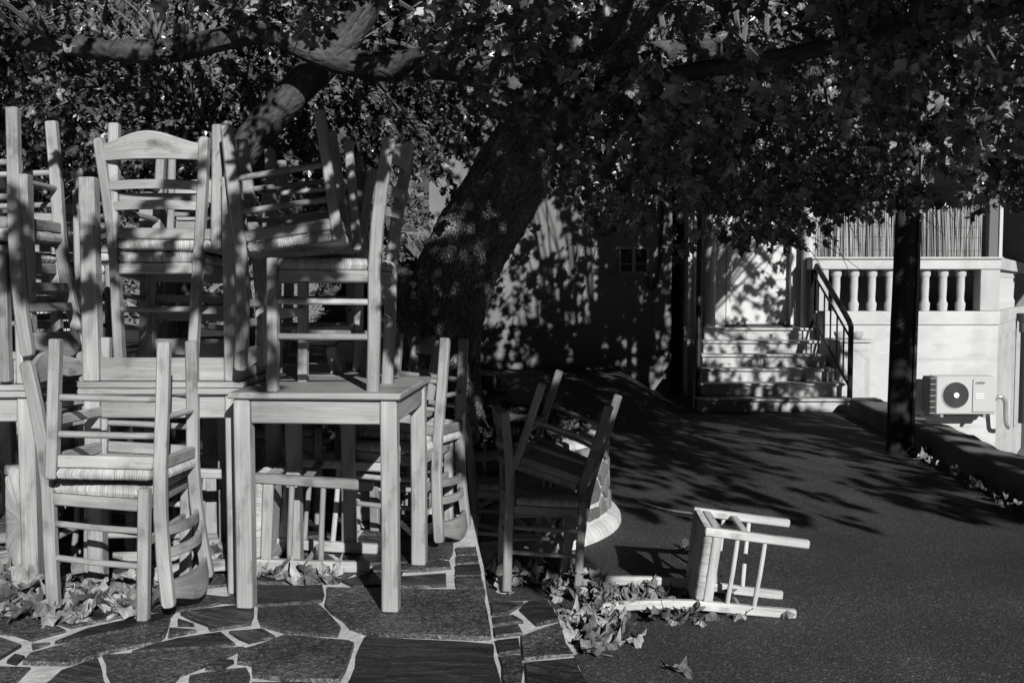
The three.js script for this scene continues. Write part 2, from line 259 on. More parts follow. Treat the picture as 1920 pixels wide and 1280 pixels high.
const area = p => Math.abs(p.reduce((s, a, i) => { const b = p[(i + 1) % p.length]; return s + a[0] * b[1] - a[1] * b[0]; }, 0)) / 2;
const terraceEdge = [[0.46, 2.6], [0.226, -2.553], [0.216, -2.657], [0.132, -3.44], [-0.084, -3.416], [-0.095, -3.537], [-0.114, -3.853], [-0.155, -4.267], [-0.2, -4.75], [-7, -4.9], [-7, 2.6]];
{
  const shape = new THREE.Shape(terraceEdge.map(([x, z]) => new THREE.Vector2(x, -z))); const g = new THREE.ExtrudeGeometry(shape, { depth: 0.7, bevelEnabled: false, steps: 1 }); g.rotateX(-Math.PI / 2); g.translate(0, -0.706, 0);
  const terrace = structure('terrace', g, mortar);
  const rnd = rngOf(77), stones = STONES.map(a => { const o = []; for (let i = 0; i < a.length; i += 2) o.push([a[i], a[i + 1]]); return o; });
  const fill = (x0, x1, z0, z1, step, bounds) => { const s = []; for (let x = x0; x < x1; x += step) for (let z = z0; z < z1; z += step * 0.8) s.push([x + (rnd() - 0.5) * step * 0.8, z + (rnd() - 0.5) * step * 0.6]); for (const c of cells(s, bounds, 0.028)) if (c.length > 2 && area(c) > 0.006) stones.push(c); };
  fill(-2.9, -0.2, -4.7, -3.6, 0.34, [[-3, -4.72], [-0.27, -4.72], [-0.25, -4.02], [-0.26, -3.93], [-0.58, -3.86], [-0.66, -3.62], [-1.0, -3.615], [-1.4, -3.5], [-3, -3.5]]);
  fill(-3.0, -1.2, -3.5, -3.2, 0.3, [[-3.0, -3.47], [-1.42, -3.47], [-1.3, -3.43], [-1.31, -3.26], [-1.45, -3.14], [-1.62, -3.25], [-1.9, -3.32], [-3, -3.3]]);
  fill(-3.0, 0.3, -2.6, 0.6, 0.42, [[-3, -2.58], [0.2, -2.58], [0.28, 0.4], [-3, 0.4]]);
  stones.forEach((s, i) => part(numbered('paving_stone'), prism(s, -0.03, 0.003 + rnd() * 0.004, 0.004, 1, rnd), slate[[0, 2, 1, 3, 0, 2, 3][i % 7]], terrace));
  terrace.children[1].material = slate[2]; terrace.children[0].material = slate[1];
}

// ---------------------------------------------------------------- stone planter round the tree
const PX = -0.47, PZ = -6.2, PR = 1.085;
{
  const pl = thing('stone_planter', 'round rubble stone planter with whitewashed joints around the leaning tree', 'planter', [PX, ASPHALT, PZ]);
  const lathe = (pts, n = 64) => { const g = new THREE.LatheGeometry(pts.map(([r, y]) => new THREE.Vector2(r, y)), n); const u = g.attributes.uv, p = g.attributes.position; for (let i = 0; i < u.count; i++) u.setXY(i, u.getX(i) * 6.9, p.getY(i) + Math.hypot(p.getX(i), p.getZ(i))); return g; };
  part('wall', lathe([[PR + 0.015, -0.02], [PR, 0.2], [PR - 0.02, 0.52], [PR - 0.05, 0.565], [PR - 0.3, 0.57], [PR - 0.34, 0.5], [PR - 0.34, 0.3]]), limewash, pl);
  part('whitewashed_foot', lathe([[PR + 0.085, -0.01], [PR + 0.08, 0.03], [PR + 0.06, 0.055], [PR + 0.03, 0.075], [PR - 0.02, 0.085]]), limewash, pl);
  const soil = new THREE.CircleGeometry(PR - 0.3, 40); soil.rotateX(-Math.PI / 2); soil.translate(0, 0.46, 0); part('soil', soil, mat(0.06, { bumpMap: again(slateBump, [3, 3]), bumpScale: 0.03 }), pl);
  const rnd = rngOf(5), seeds = [], a0 = -0.6, a1 = 2.5;      // stones on the side that is seen
  for (let y = 0.14, r = 0; y < 0.56; y += 0.115, r++) for (let a = a0 + (r % 2) * 0.07; a < a1; a += 0.15) seeds.push([(a + (rnd() - 0.5) * 0.09) * PR, y + (rnd() - 0.5) * 0.06]);
  cells(seeds, [[a0 * PR - 0.05, 0.1], [a1 * PR, 0.1], [a1 * PR, 0.53], [a0 * PR - 0.05, 0.53]], 0.024).forEach((c, i) => {
    if (c.length < 3 || area(c) < 0.003) return;
    const g = prism(c, -0.03, 0.012 + rnd() * 0.014, 0.008, 1, rnd), p = g.attributes.position;
    for (let k = 0; k < p.count; k++) { const th = p.getX(k) / PR, y = p.getZ(k), r = PR - 0.02 * y / 0.5 + p.getY(k) + 0.004; p.setXYZ(k, Math.sin(th) * r, y, Math.cos(th) * r); }
    g.computeVertexNormals(); part(numbered('rubble_stone'), g, rubble[i % 3], pl);
  });
}

// ---------------------------------------------------------------- parapet along the yard, and the lower yard beyond it
{
  const a = V(2.86, 0, 0), b = V(3.9, 0, -11.15), along = b.clone().sub(a).normalize(), out = V(-along.z, 0, along.x);
  const near = a.clone().addScaledVector(along, -6), rings = [], n = 150, rnd = rngOf(3);
  for (let i = 0; i <= n; i++) { const p = near.clone().lerp(b, i / n), k = (q, sd) => n3(p.z * q + 40, 3, 20 + p.x, sd) - 0.5, w = 0.3 + 0.08 * k(5, 2), h = ASPHALT + 0.2 + 0.05 * k(3, 4) + 0.03 * k(11, 6); p.addScaledVector(out, 0.04 * k(4, 8)); const q = (o, y) => p.clone().addScaledVector(out, o).setY(y); rings.push([q(0, -1.62), q(0.0, h - 0.03), q(0.025, h - 0.008), q(0.06, h), q(w * 0.5, h + 0.004 * k(20, 3)), q(w - 0.02, h + 0.004), q(w, h - 0.02), q(w, -1.62)]); }
  single('parapet', loft(rings, { crease: 0.9 }), concrete, 'low rough concrete parapet along the right edge of the asphalt', 'parapet');
}

// ---------------------------------------------------------------- the drab house behind the tree
{
  const h = thing('plastered_house', 'grey plastered house behind the tree with a small shuttered window', 'house', [0.5, ASPHALT, -13.4]);
  const X = x => x - 0.5;
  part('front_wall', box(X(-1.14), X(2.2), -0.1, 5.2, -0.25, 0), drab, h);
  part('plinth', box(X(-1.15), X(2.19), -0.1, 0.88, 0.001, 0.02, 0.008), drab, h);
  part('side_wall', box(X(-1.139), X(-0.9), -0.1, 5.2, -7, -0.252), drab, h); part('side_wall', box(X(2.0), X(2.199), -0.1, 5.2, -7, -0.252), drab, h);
  const roof = part('roof', bar([V(X(-1.9), 5.2, -3.4), V(X(2.9), 5.2, -3.4)], 0.16, 8, V(0, 1, 0)), mat(0.16), h); roof.position.y = 0.09;
  const wn = new THREE.Group(); wn.name = 'window'; h.add(wn); wn.position.set(X(1.67), 1.83, 0.012); wn.scale.setScalar(0.82);
  part('frame', mergeGeometries([box(-0.25, 0.25, -0.22, -0.185, -0.01, 0.03), box(-0.25, 0.25, 0.185, 0.22, -0.01, 0.03), box(-0.25, -0.215, -0.184, 0.184, -0.01, 0.03), box(0.215, 0.25, -0.184, 0.184, -0.01, 0.03), box(-0.03, 0.03, -0.184, 0.184, -0.01, 0.03)]), mat(0.3), wn);
  for (const s of [-1, 1]) { part('pane', box(s * 0.125 - 0.088, s * 0.125 + 0.088, -0.183, 0.183, -0.004, 0.006), new THREE.MeshStandardMaterial({ color: grey(0.01), roughness: 0.15 }), wn); part('glazing_bar', box(s * 0.125 - 0.087, s * 0.125 + 0.087, -0.07, -0.05, 0.008, 0.02), mat(0.25), wn); }
  part('sill', box(-0.3, 0.3, -0.27, -0.222, -0.01, 0.08), drab, wn);
  part('cable', tube([V(X(2.06), 5, 0.05), V(X(2.05), 2.2, 0.05), V(X(2.0), 1.6, 0.06), V(X(1.93), 1.42, 0.05), V(X(1.87), 1.5, 0.05), V(X(1.88), 1.68, 0.04)], [0.018, 0.018, 0.018, 0.012, 0.012, 0.012], 6), blackMetal, h);
}
{ // loose stone blocks stacked by the trunk
  const rnd = rngOf(19), spots = [[-0.62, -11.9, 0.9, 0.42, 0.6, 0], [-0.3, -11.75, 0.5, 0.24, 0.5, 0], [-0.75, -11.95, 0.62, 0.28, 0.5, 0.422], [-0.98, -11.95, 0.5, 0.26, 0.42, 0.704], [0.02, -11.5, 0.3, 0.17, 0.3, 0]];
  const where = ['broad bottom stone block in shade right of the trunk', 'low stone block before the broad one right of the trunk', 'middle stone block of the dark stack behind the trunk', 'topmost stone block of the dark stack behind the trunk', 'small loose stone at the right end of the block stack'];
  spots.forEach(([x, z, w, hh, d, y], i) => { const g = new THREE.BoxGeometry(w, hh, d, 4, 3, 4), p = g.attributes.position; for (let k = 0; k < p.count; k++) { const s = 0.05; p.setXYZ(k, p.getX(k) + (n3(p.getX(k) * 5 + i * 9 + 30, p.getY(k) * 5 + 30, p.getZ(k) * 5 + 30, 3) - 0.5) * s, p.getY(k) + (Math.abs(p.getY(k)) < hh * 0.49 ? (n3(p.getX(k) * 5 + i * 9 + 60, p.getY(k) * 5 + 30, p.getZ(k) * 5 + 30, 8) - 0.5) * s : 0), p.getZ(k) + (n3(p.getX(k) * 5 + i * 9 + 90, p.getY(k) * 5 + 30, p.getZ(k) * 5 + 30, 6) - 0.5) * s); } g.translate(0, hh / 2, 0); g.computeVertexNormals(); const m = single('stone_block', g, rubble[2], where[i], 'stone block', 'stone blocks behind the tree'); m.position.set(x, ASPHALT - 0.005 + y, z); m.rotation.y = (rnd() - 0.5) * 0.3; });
}

// ---------------------------------------------------------------- the white house: steps, door, veranda
{
  const h = thing('white_house', 'whitewashed house with a veranda balustrade, front door and marble steps', 'house', [4, ASPHALT, -12.6]);
  const P = (x, y, z) => V(x - 4, y - ASPHALT, z + 12.6), B = (x0, x1, y0, y1, z0, z1, c) => box(x0 - 4, x1 - 4, y0 - ASPHALT, y1 - ASPHALT, z0 + 12.6, z1 + 12.6, c);
  const steps = new THREE.Group(); steps.name = 'steps'; h.add(steps);
  for (let i = 0; i < 6; i++) {
    const z = -11.36 - i * 0.27, y = ASPHALT + (i + 1) * 0.155, x0 = 2.215 + i * 0.06, x1 = 4.0 - (i > 0 ? 0.02 * i : 0), joint = x0 + 0.55 + ((i * 37) % 5) * 0.18;
    part('riser', B(x0, joint - 0.002, y - 0.2, y - 0.031, z - 0.5, z), marble, steps); part('riser', B(joint + 0.002, x1, y - 0.2, y - 0.031, z - 0.5, z - 0.003), marble, steps);
    part('tread', B(x0 - 0.02, x1 + 0.03, y - 0.03, y, z - 0.36, z + 0.035, 0.008), marble, steps);
  }
  part('landing', B(2.3, 4.05, 0.4, 0.578, -13.0, -12.98), marble, h);
  part('front_wall', mergeGeometries([B(2.35, 2.86, ASPHALT, 3.6, -13.25, -13.0), B(3.79, 4.2, ASPHALT, 3.6, -13.25, -13.0), B(2.862, 3.788, 2.75, 3.6, -13.25, -13.0)]), white, h);
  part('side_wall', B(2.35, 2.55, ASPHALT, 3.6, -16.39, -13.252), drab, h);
  const door = part('door', B(2.93, 3.72, 0.61, 2.68, -13.16, -13.10), cleanWhite, h);
  part('door_rail', B(2.94, 3.71, 0.62, 0.78, -13.098, -13.092), cleanWhite, door);
  part('handle', B(3.655, 3.685, 1.56, 1.66, -13.098, -13.06), blackMetal, door);
  part('threshold', B(2.864, 3.786, 0.581, 0.607, -13.2, -12.95), blackMetal, h);
  part('door_frame', mergeGeometries([B(2.863, 2.925, 0.609, 2.745, -13.2, -12.985), B(3.725, 3.787, 0.609, 2.745, -13.2, -12.985), B(2.926, 3.724, 2.69, 2.745, -13.2, -12.985)]), cleanWhite, h);
  for (const [x, r] of [[3.905, 0.075], [2.62, 0.075]]) part('column', new THREE.CylinderGeometry(r, r, 3.0, 20).translate(x - 4, 2.08 - ASPHALT, -12.88 + 12.6), white, h);
  part('pilaster', B(2.42, 2.52, ASPHALT, 3.4, -12.998, -12.95), white, h);
  part('drainpipe', rod(P(2.235, ASPHALT, -11.62), P(2.235, 2.7, -11.62), 0.035, 10), blackMetal, h);
  // veranda
  part('veranda_wall', mergeGeometries([B(4.06, 6.32, -1.6, 0.62, -12.82, -12.6, 0.01), B(4.052, 6.33, 0.622, 0.80, -12.83, -12.585, 0.01)]), white, h);
  part('pier', B(3.96, 4.1, 0.803, 1.34, -12.8, -12.6), white, h); part('pier', B(6.07, 6.32, 0.803, 1.34, -12.8, -12.6), white, h);
  const rail = part('rail', B(3.88, 6.325, 1.342, 1.47, -12.83, -12.58, 0.008), white, h); part('coping', B(3.86, 6.34, 1.472, 1.5, -12.86, -12.55, 0.008), white, rail);
  const prof = [[0.055, 0], [0.06, 0.02], [0.066, 0.1], [0.05, 0.125], [0.046, 0.17], [0.052, 0.32], [0.05, 0.43], [0.056, 0.445], [0.066, 0.46], [0.066, 0.49], [0.07, 0.495], [0.07, 0.539]].map(([r, y]) => new THREE.Vector2(r, y));
  const balGeo = new THREE.LatheGeometry(prof, 18);
  for (let i = 0; i < 8; i++) { const b = part(numbered('baluster'), balGeo, white, h); b.position.copy(P(4.235 + i * 0.232, 0.802, -12.71)); }
  const c = V(6.32, 0, -12.6), dir = V(1.96, 0, -3.15).normalize(), nor = V(-dir.z, 0, dir.x).multiplyScalar(-1);
  const run = (t0, t1, y0, y1, o0, o1) => { const q = t => c.clone().addScaledVector(dir, t).addScaledVector(nor, (o0 + o1) / 2); const a = q(t0), b = q(t1); return bar([P(a.x, (y0 + y1) / 2, a.z), P(b.x, (y0 + y1) / 2, b.z)], y1 - y0, Math.abs(o1 - o0), V(0, 1, 0)); };
  part('return_wall', mergeGeometries([run(0, 4.4, 0.622, 0.80, 0.01, 0.22), run(0, 1.0, -1.6, 0.62, 0.02, 0.22), run(2.1, 4.4, -1.6, 0.62, 0.02, 0.22), run(1.001, 2.099, -0.02, 0.62, 0.02, 0.22), run(1.001, 2.099, -1.6, -0.8, 0.02, 0.22), run(1.001, 2.099, -0.799, -0.021, 0.16, 0.22)]), white, h);
  part('return_rail', run(0, 4.4, 1.342, 1.498, 0.0, 0.24), white, h);
  for (let i = 0; i < 14; i++) { const q = c.clone().addScaledVector(dir, 0.3 + i * 0.2).addScaledVector(nor, 0.12), b = part(numbered('baluster'), balGeo, white, h); b.position.copy(P(q.x, 0.802, q.z)); }
  part('veranda_floor', B(4.06, 6.3, 0.45, 0.58, -16.2, -12.84), concrete, h);
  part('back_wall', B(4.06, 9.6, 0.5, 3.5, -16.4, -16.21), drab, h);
  part('veranda_roof', B(4.0, 9.8, 2.75, 2.88, -16.6, -11.9), mat(0.25), h);
  part('veranda_post', B(6.3, 6.42, 1.502, 2.748, -13.0, -12.88), mat(0.12), h);
  part('side_post', B(6.425, 6.47, 1.502, 2.748, -13.0, -12.86), mat(0.5), h);
  // stair flank with a marble cap
  part('stair_block', B(4.045, 4.42, ASPHALT - 1.2, 0.43, -12.55, -11.95, 0.008), white, h); part('stair_block_cap', B(4.03, 4.45, 0.432, 0.46, -12.57, -11.92, 0.008), marble, h);
  // downpipe with its hopper on the return wall
  const dp = new THREE.Group(); dp.name = 'downpipe'; h.add(dp);
  const q = c.clone().addScaledVector(dir, 2.75).addScaledVector(nor, -0.1);
  part('pipe', rod(P(q.x, -0.98, q.z), P(q.x, 0.42, q.z), 0.05, 12), blackMetal, dp);
  part('hopper', new THREE.CylinderGeometry(0.13, 0.09, 0.13, 12).translate(q.x - 4, 0.645 - ASPHALT, q.z + 12.6), mat(0.05), dp); part('collar', rod(P(q.x, 0.421, q.z), P(q.x, 0.579, q.z), 0.075, 10), mat(0.06), dp);
  // handrail of the steps: one post at the foot, one at the top, sloping rails and bars
  const hr = thing('handrail', 'black iron handrail with thin bars beside the marble steps', 'handrail', [4.0, ASPHALT, -11.5]);
  const H = (x, y, z) => V(x - 4, y - ASPHALT, z + 11.5), f0 = [4.0, ASPHALT + 0.155, -11.45], t0 = [3.93, 0.58, -12.72];
  const at = (t, up) => H(f0[0] + (t0[0] - f0[0]) * t, f0[1] + (t0[1] - f0[1]) * t + up, f0[2] + (t0[2] - f0[2]) * t);
  part('post', rod(at(0, 0), at(0, 0.84), 0.033), blackMetal, hr); part('post', rod(at(1, 0), at(1, 0.9), 0.05), blackMetal, hr);
  part('top_rail', tube([at(0, 0.84), at(0.06, 0.87), at(0.5, 0.88), at(0.94, 0.89), at(1.0, 0.9)], [0.033, 0.035, 0.035, 0.035, 0.033], 8), blackMetal, hr);
  part('middle_rail', rod(at(0, 0.7), at(1, 0.72), 0.014), blackMetal, hr); part('bottom_rail', rod(at(0, 0.12), at(1, 0.14), 0.016), blackMetal, hr);
  for (let i = 1; i < 6; i++) part(numbered('iron_bar'), rod(at(i / 6, 0.13), at(i / 6, 0.71), 0.011), blackMetal, hr);
}
{ // reed screen standing behind the balustrade
  const s = thing('reed_screen', 'ragged reed screen standing behind the white balustrade', 'screen', [5.1, 0.58, -13.0]), rnd = rngOf(8);
  const straw = [0.26, 0.4, 0.1].map(v => mat(v, { roughness: 0.8 })), sets = [[], [], []];
  for (let i = 0; i < 420; i++) { const x = -1.14 + 2.3 * i / 420, top = 1.46 + 0.2 * n3(x * 4 + 20, 4, 9, 5) + (rnd() - 0.5) * 0.1 - (Math.abs(x - 0.28) < 0.03 ? 0.25 : 0), r = 0.004 + rnd() * 0.004, lean = (rnd() - 0.5) * 0.07 + 0.22 * (n3(x * 2.2 + 9, 7, 3, 15) - 0.5), z = (rnd() - 0.5) * 0.035; sets[Math.floor(rnd() * 3)].push(bar([V(x, 0.68, z), V(x + lean * 0.5, top * 0.5 + 0.35, z + 0.004), V(x + lean, top, z)], r * 2, r * 2, V(1, 0, 0), { round: 5, capRound: 0.001 })); }
  sets.forEach((g, i) => part('reeds', mergeGeometries(g), straw[i], s));
  for (const y of [0.72, 0.88, 1.02, 1.19, 1.33]) part('binding_wire', bar([V(-1.15, y, 0.02), V(-0.4, y + 0.02, 0.022), V(0.4, y - 0.01, 0.022), V(1.17, y, 0.02)], 0.004, 0.004, V(0, 1, 0), { round: 5, capRound: 0.001 }), mat(0.08), s);
}
{ // neighbour's stair parapet beyond the veranda
  const n = thing('sloping_wall', 'pale sloping stair wall beyond the veranda at the right edge', 'wall', [10.3, ASPHALT, -19]);
  part('wall', bar([V(-2.2, 1.2, 0), V(2.4, 3.0, 0)], 1.5, 0.3, V(0, 1, 0)), mat(0.5, { map: plasterTone }), n);
  part('cap', bar([V(-2.2, 2.0, 0), V(2.4, 3.8, 0)], 0.07, 0.4, V(0, 1, 0)), mat(0.7), n);
  part('back_slab', box(-3, 5, -1.3, 7, -1.2, -1.0), drab, n);
}
{ // two small pots on the stair block
  for (const [x, i] of [[4.14, 0], [4.36, 1]]) { const g = new THREE.LatheGeometry([[0.0, 0], [0.045, 0], [0.06, 0.03], [0.075, 0.07], [0.07, 0.09], [0.055, 0.085], [0.05, 0.05]].map(([r, y]) => new THREE.Vector2(r, y)), 14); const m = single('clay_bowl', g, mat(0.34), i ? 'small clay bowl at the outer end of the marble cap' : 'small clay bowl next to the handrail on the marble cap', 'bowl', 'bowls on the marble cap'); m.position.set(x, 0.461, -12.25); }
}
const font = await new FontLoader().loadAsync('fonts/droid/droid_sans_bold.typeface.json');
{ // air conditioner on the veranda wall
  const a = thing('air_conditioner', 'white outdoor air conditioner unit with a round black fan on the veranda wall', 'air conditioner', [5.73, -0.495, -12.6]);
  const shell = mat(0.42, { roughness: 0.45 }), W = 0.395;
  part('casing', box(-W + 0.035, W, 0, 0.48, 0.1, 0.36, 0.012), shell, a);
  const fan = part('fan_grille', new THREE.CylinderGeometry(0.163, 0.163, 0.012, 40).rotateX(Math.PI / 2).translate(-0.115, 0.245, 0.367), mat(0.012, { roughness: 0.5 }), a);
  for (const r of [0.148, 0.118, 0.09, 0.06]) part('ring', new THREE.TorusGeometry(r, 0.0035, 6, 40).translate(-0.115, 0.245, 0.376), mat(0.06), fan);
  part('fan_rim', new THREE.TorusGeometry(0.168, 0.009, 8, 44).translate(-0.115, 0.245, 0.362), shell, fan);
  part('hub', new THREE.CylinderGeometry(0.035, 0.035, 0.012, 24).rotateX(Math.PI / 2).translate(-0.115, 0.245, 0.385), mat(0.7), fan);
  const cover = part('service_cover', box(0.1, W - 0.01, 0.03, 0.45, 0.3605, 0.374, 0.006), shell, a);
  for (const y of [0.2, 0.228, 0.256]) part('vent_slot', box(0.13, 0.24, y, y + 0.01, 0.3745, 0.382, 0.002), mat(0.85), cover);
  const txt = new TextGeometry("comfee'", { font, size: 0.031, depth: 0.002, curveSegments: 3, bevelEnabled: false }); txt.computeBoundingBox(); txt.scale(0.125 / txt.boundingBox.max.x, 1.1, 1); txt.translate(0.125, 0.385, 0.3745); part('lettering', txt, mat(0.03), cover);
  const side = part('side_grille', box(-W - 0.035, -W + 0.034, 0.01, 0.47, 0.105, 0.35, 0.006), mat(0.03), a);
  for (let i = 0; i < 7; i++) part('fin', box(-W - 0.042, -W + 0.03, 0.012 + i * 0.073, 0.022 + i * 0.073, 0.351, 0.36, 0.002), mat(0.3), side);
  part('valve_box', box(W + 0.001, W + 0.04, 0.02, 0.26, 0.12, 0.3, 0.008), shell, a);
  part('bracket', mergeGeometries([box(-0.3, -0.26, -0.04, -0.004, -0.03, 0.36), box(0.24, 0.28, -0.04, -0.004, -0.03, 0.36), box(-0.36, 0.34, -0.07, -0.042, -0.02, 0.02)]), mat(0.25), a);
  part('pipe', tube([V(W + 0.03, 0.19, 0.28), V(W + 0.09, 0.22, 0.3), V(W + 0.16, 0.16, 0.28), V(W + 0.18, 0.0, 0.26), V(W + 0.2, -0.14, 0.24), V(W + 0.29, -0.2, 0.12)], [0.028, 0.03, 0.03, 0.028, 0.027, 0.027], 10), mat(0.55, { roughness: 0.3, metalness: 0.6 }), a);
}
{ // timber pole with its steel channel
  const p = thing('timber_pole', 'dark weathered timber pole with a steel strip beside the parapet', 'pole', [3.455, ASPHALT, -8.6]);
  part('pole', tube([V(-0.01, -0.02, 0), V(0.0, 0.9, 0), V(0.02, 2, 0), V(0.03, 3.4, 0)], [0.105, 0.1, 0.098, 0.095], 14, 0.04, 6), darkTimber, p);
  part('steel_strip', bar([V(0.085, 0.02, 0.06), V(0.1, 1.5, 0.06), V(0.12, 3.3, 0.06)], 0.028, 0.05, V(1, 0, 0)), mat(0.1, { roughness: 0.4, metalness: 0.4 }), p);
}
{ // reed fence far left behind the chairs
  const s = thing('reed_fence', 'pale reed fence seen between the stacked chairs at the far left', 'fence', [-5, ASPHALT, -9.6]), rnd = rngOf(28), g = [];
  for (let i = 0; i < 260; i++) { const x = -2.4 + i * 0.0127, r = 0.005 + rnd() * 0.003; g.push(bar([V(x, 0, (rnd() - 0.5) * 0.02), V(x + (rnd() - 0.5) * 0.04, 2.5 + rnd() * 0.12, 0)], r * 2, r * 2, V(1, 0, 0), { round: 4, capRound: 0.001 })); }
  part('reeds', mergeGeometries(g), mat(0.5), s); part('rail', box(-2.4, 0.9, 0.6, 0.66, -0.08, -0.03), darkTimber, s); part('rail', box(-2.4, 0.9, 1.9, 1.96, -0.08, -0.03), darkTimber, s);
}
// ---------------------------------------------------------------- hillside with scrub
{
  const nx = 140, nz = 110, pos = [], uv = [], idx = []; const hy = (x, z) => Math.max(-1.7, (-z - 26) * 0.62 + 6 * (n3(x * 0.05 + 40, 3, z * 0.05 + 60, 5) - 0.5) + 2 * (n3(x * 0.2 + 40, 3, z * 0.2 + 60, 8) - 0.5));
  for (let j = 0; j <= nz; j++) for (let i = 0; i <= nx; i++) { const x = -70 + 140 * i / nx, z = -24 - 76 * j / nz; pos.push(x, hy(x, z), z); uv.push(x, z); }
  for (let j = 0; j < nz; j++) for (let i = 0; i < nx; i++) { const a = j * (nx + 1) + i, b = a + 1, c = a + nx + 1, d = c + 1; idx.push(a, b, c, b, d, c); }
  const g = new THREE.BufferGeometry(); g.setAttribute('position', new THREE.Float32BufferAttribute(pos, 3)); g.setAttribute('uv', new THREE.Float32BufferAttribute(uv, 2)); g.setIndex(idx); g.computeVertexNormals();
  structure('hillside', g, mat(0.2, { map: again(plasterTone, [0.15, 0.15]), bumpMap: again(slateBump, [0.3, 0.3]), bumpScale: 0.2 }));
  const rnd = rngOf(61), tri = []; for (let i = 0; i < 170; i++) { const d = V(rnd() - 0.5, rnd() * 0.7, rnd() - 0.5).normalize().multiplyScalar(0.35 + 0.65 * Math.sqrt(rnd())), e = 0.12 + rnd() * 0.14; for (let k = 0; k < 3; k++) tri.push(d.x + (rnd() - 0.5) * e * 2, d.y * 0.8 + (rnd() - 0.5) * e * 2, d.z + (rnd() - 0.5) * e * 2); }
  const b = new THREE.BufferGeometry(); b.setAttribute('position', new THREE.Float32BufferAttribute(tri, 3)); b.computeVertexNormals();
  const N = 3600, im = new THREE.InstancedMesh(b, mat(0.12, { side: THREE.DoubleSide }), N), M = new THREE.Matrix4(), Q = new THREE.Quaternion();
  for (let i = 0; i < N; i++) { const x = -38 + 60 * rnd(), z = -26.5 - 50 * rnd(), s = 0.4 + rnd() * 0.9; M.compose(V(x, hy(x, z) + s * 0.1, z), Q.setFromAxisAngle(V(0, 1, 0), rnd() * 6), V(s, s, s)); im.setMatrixAt(i, M); const c = 0.4 + rnd() * 1.2; im.setColorAt(i, grey(c)); }
  im.name = 'hillside_scrub'; im.castShadow = im.receiveShadow = true; scene.add(im); tag(im, 'low scrub bushes covering the far hillside', 'scrub', null, 'stuff');
}

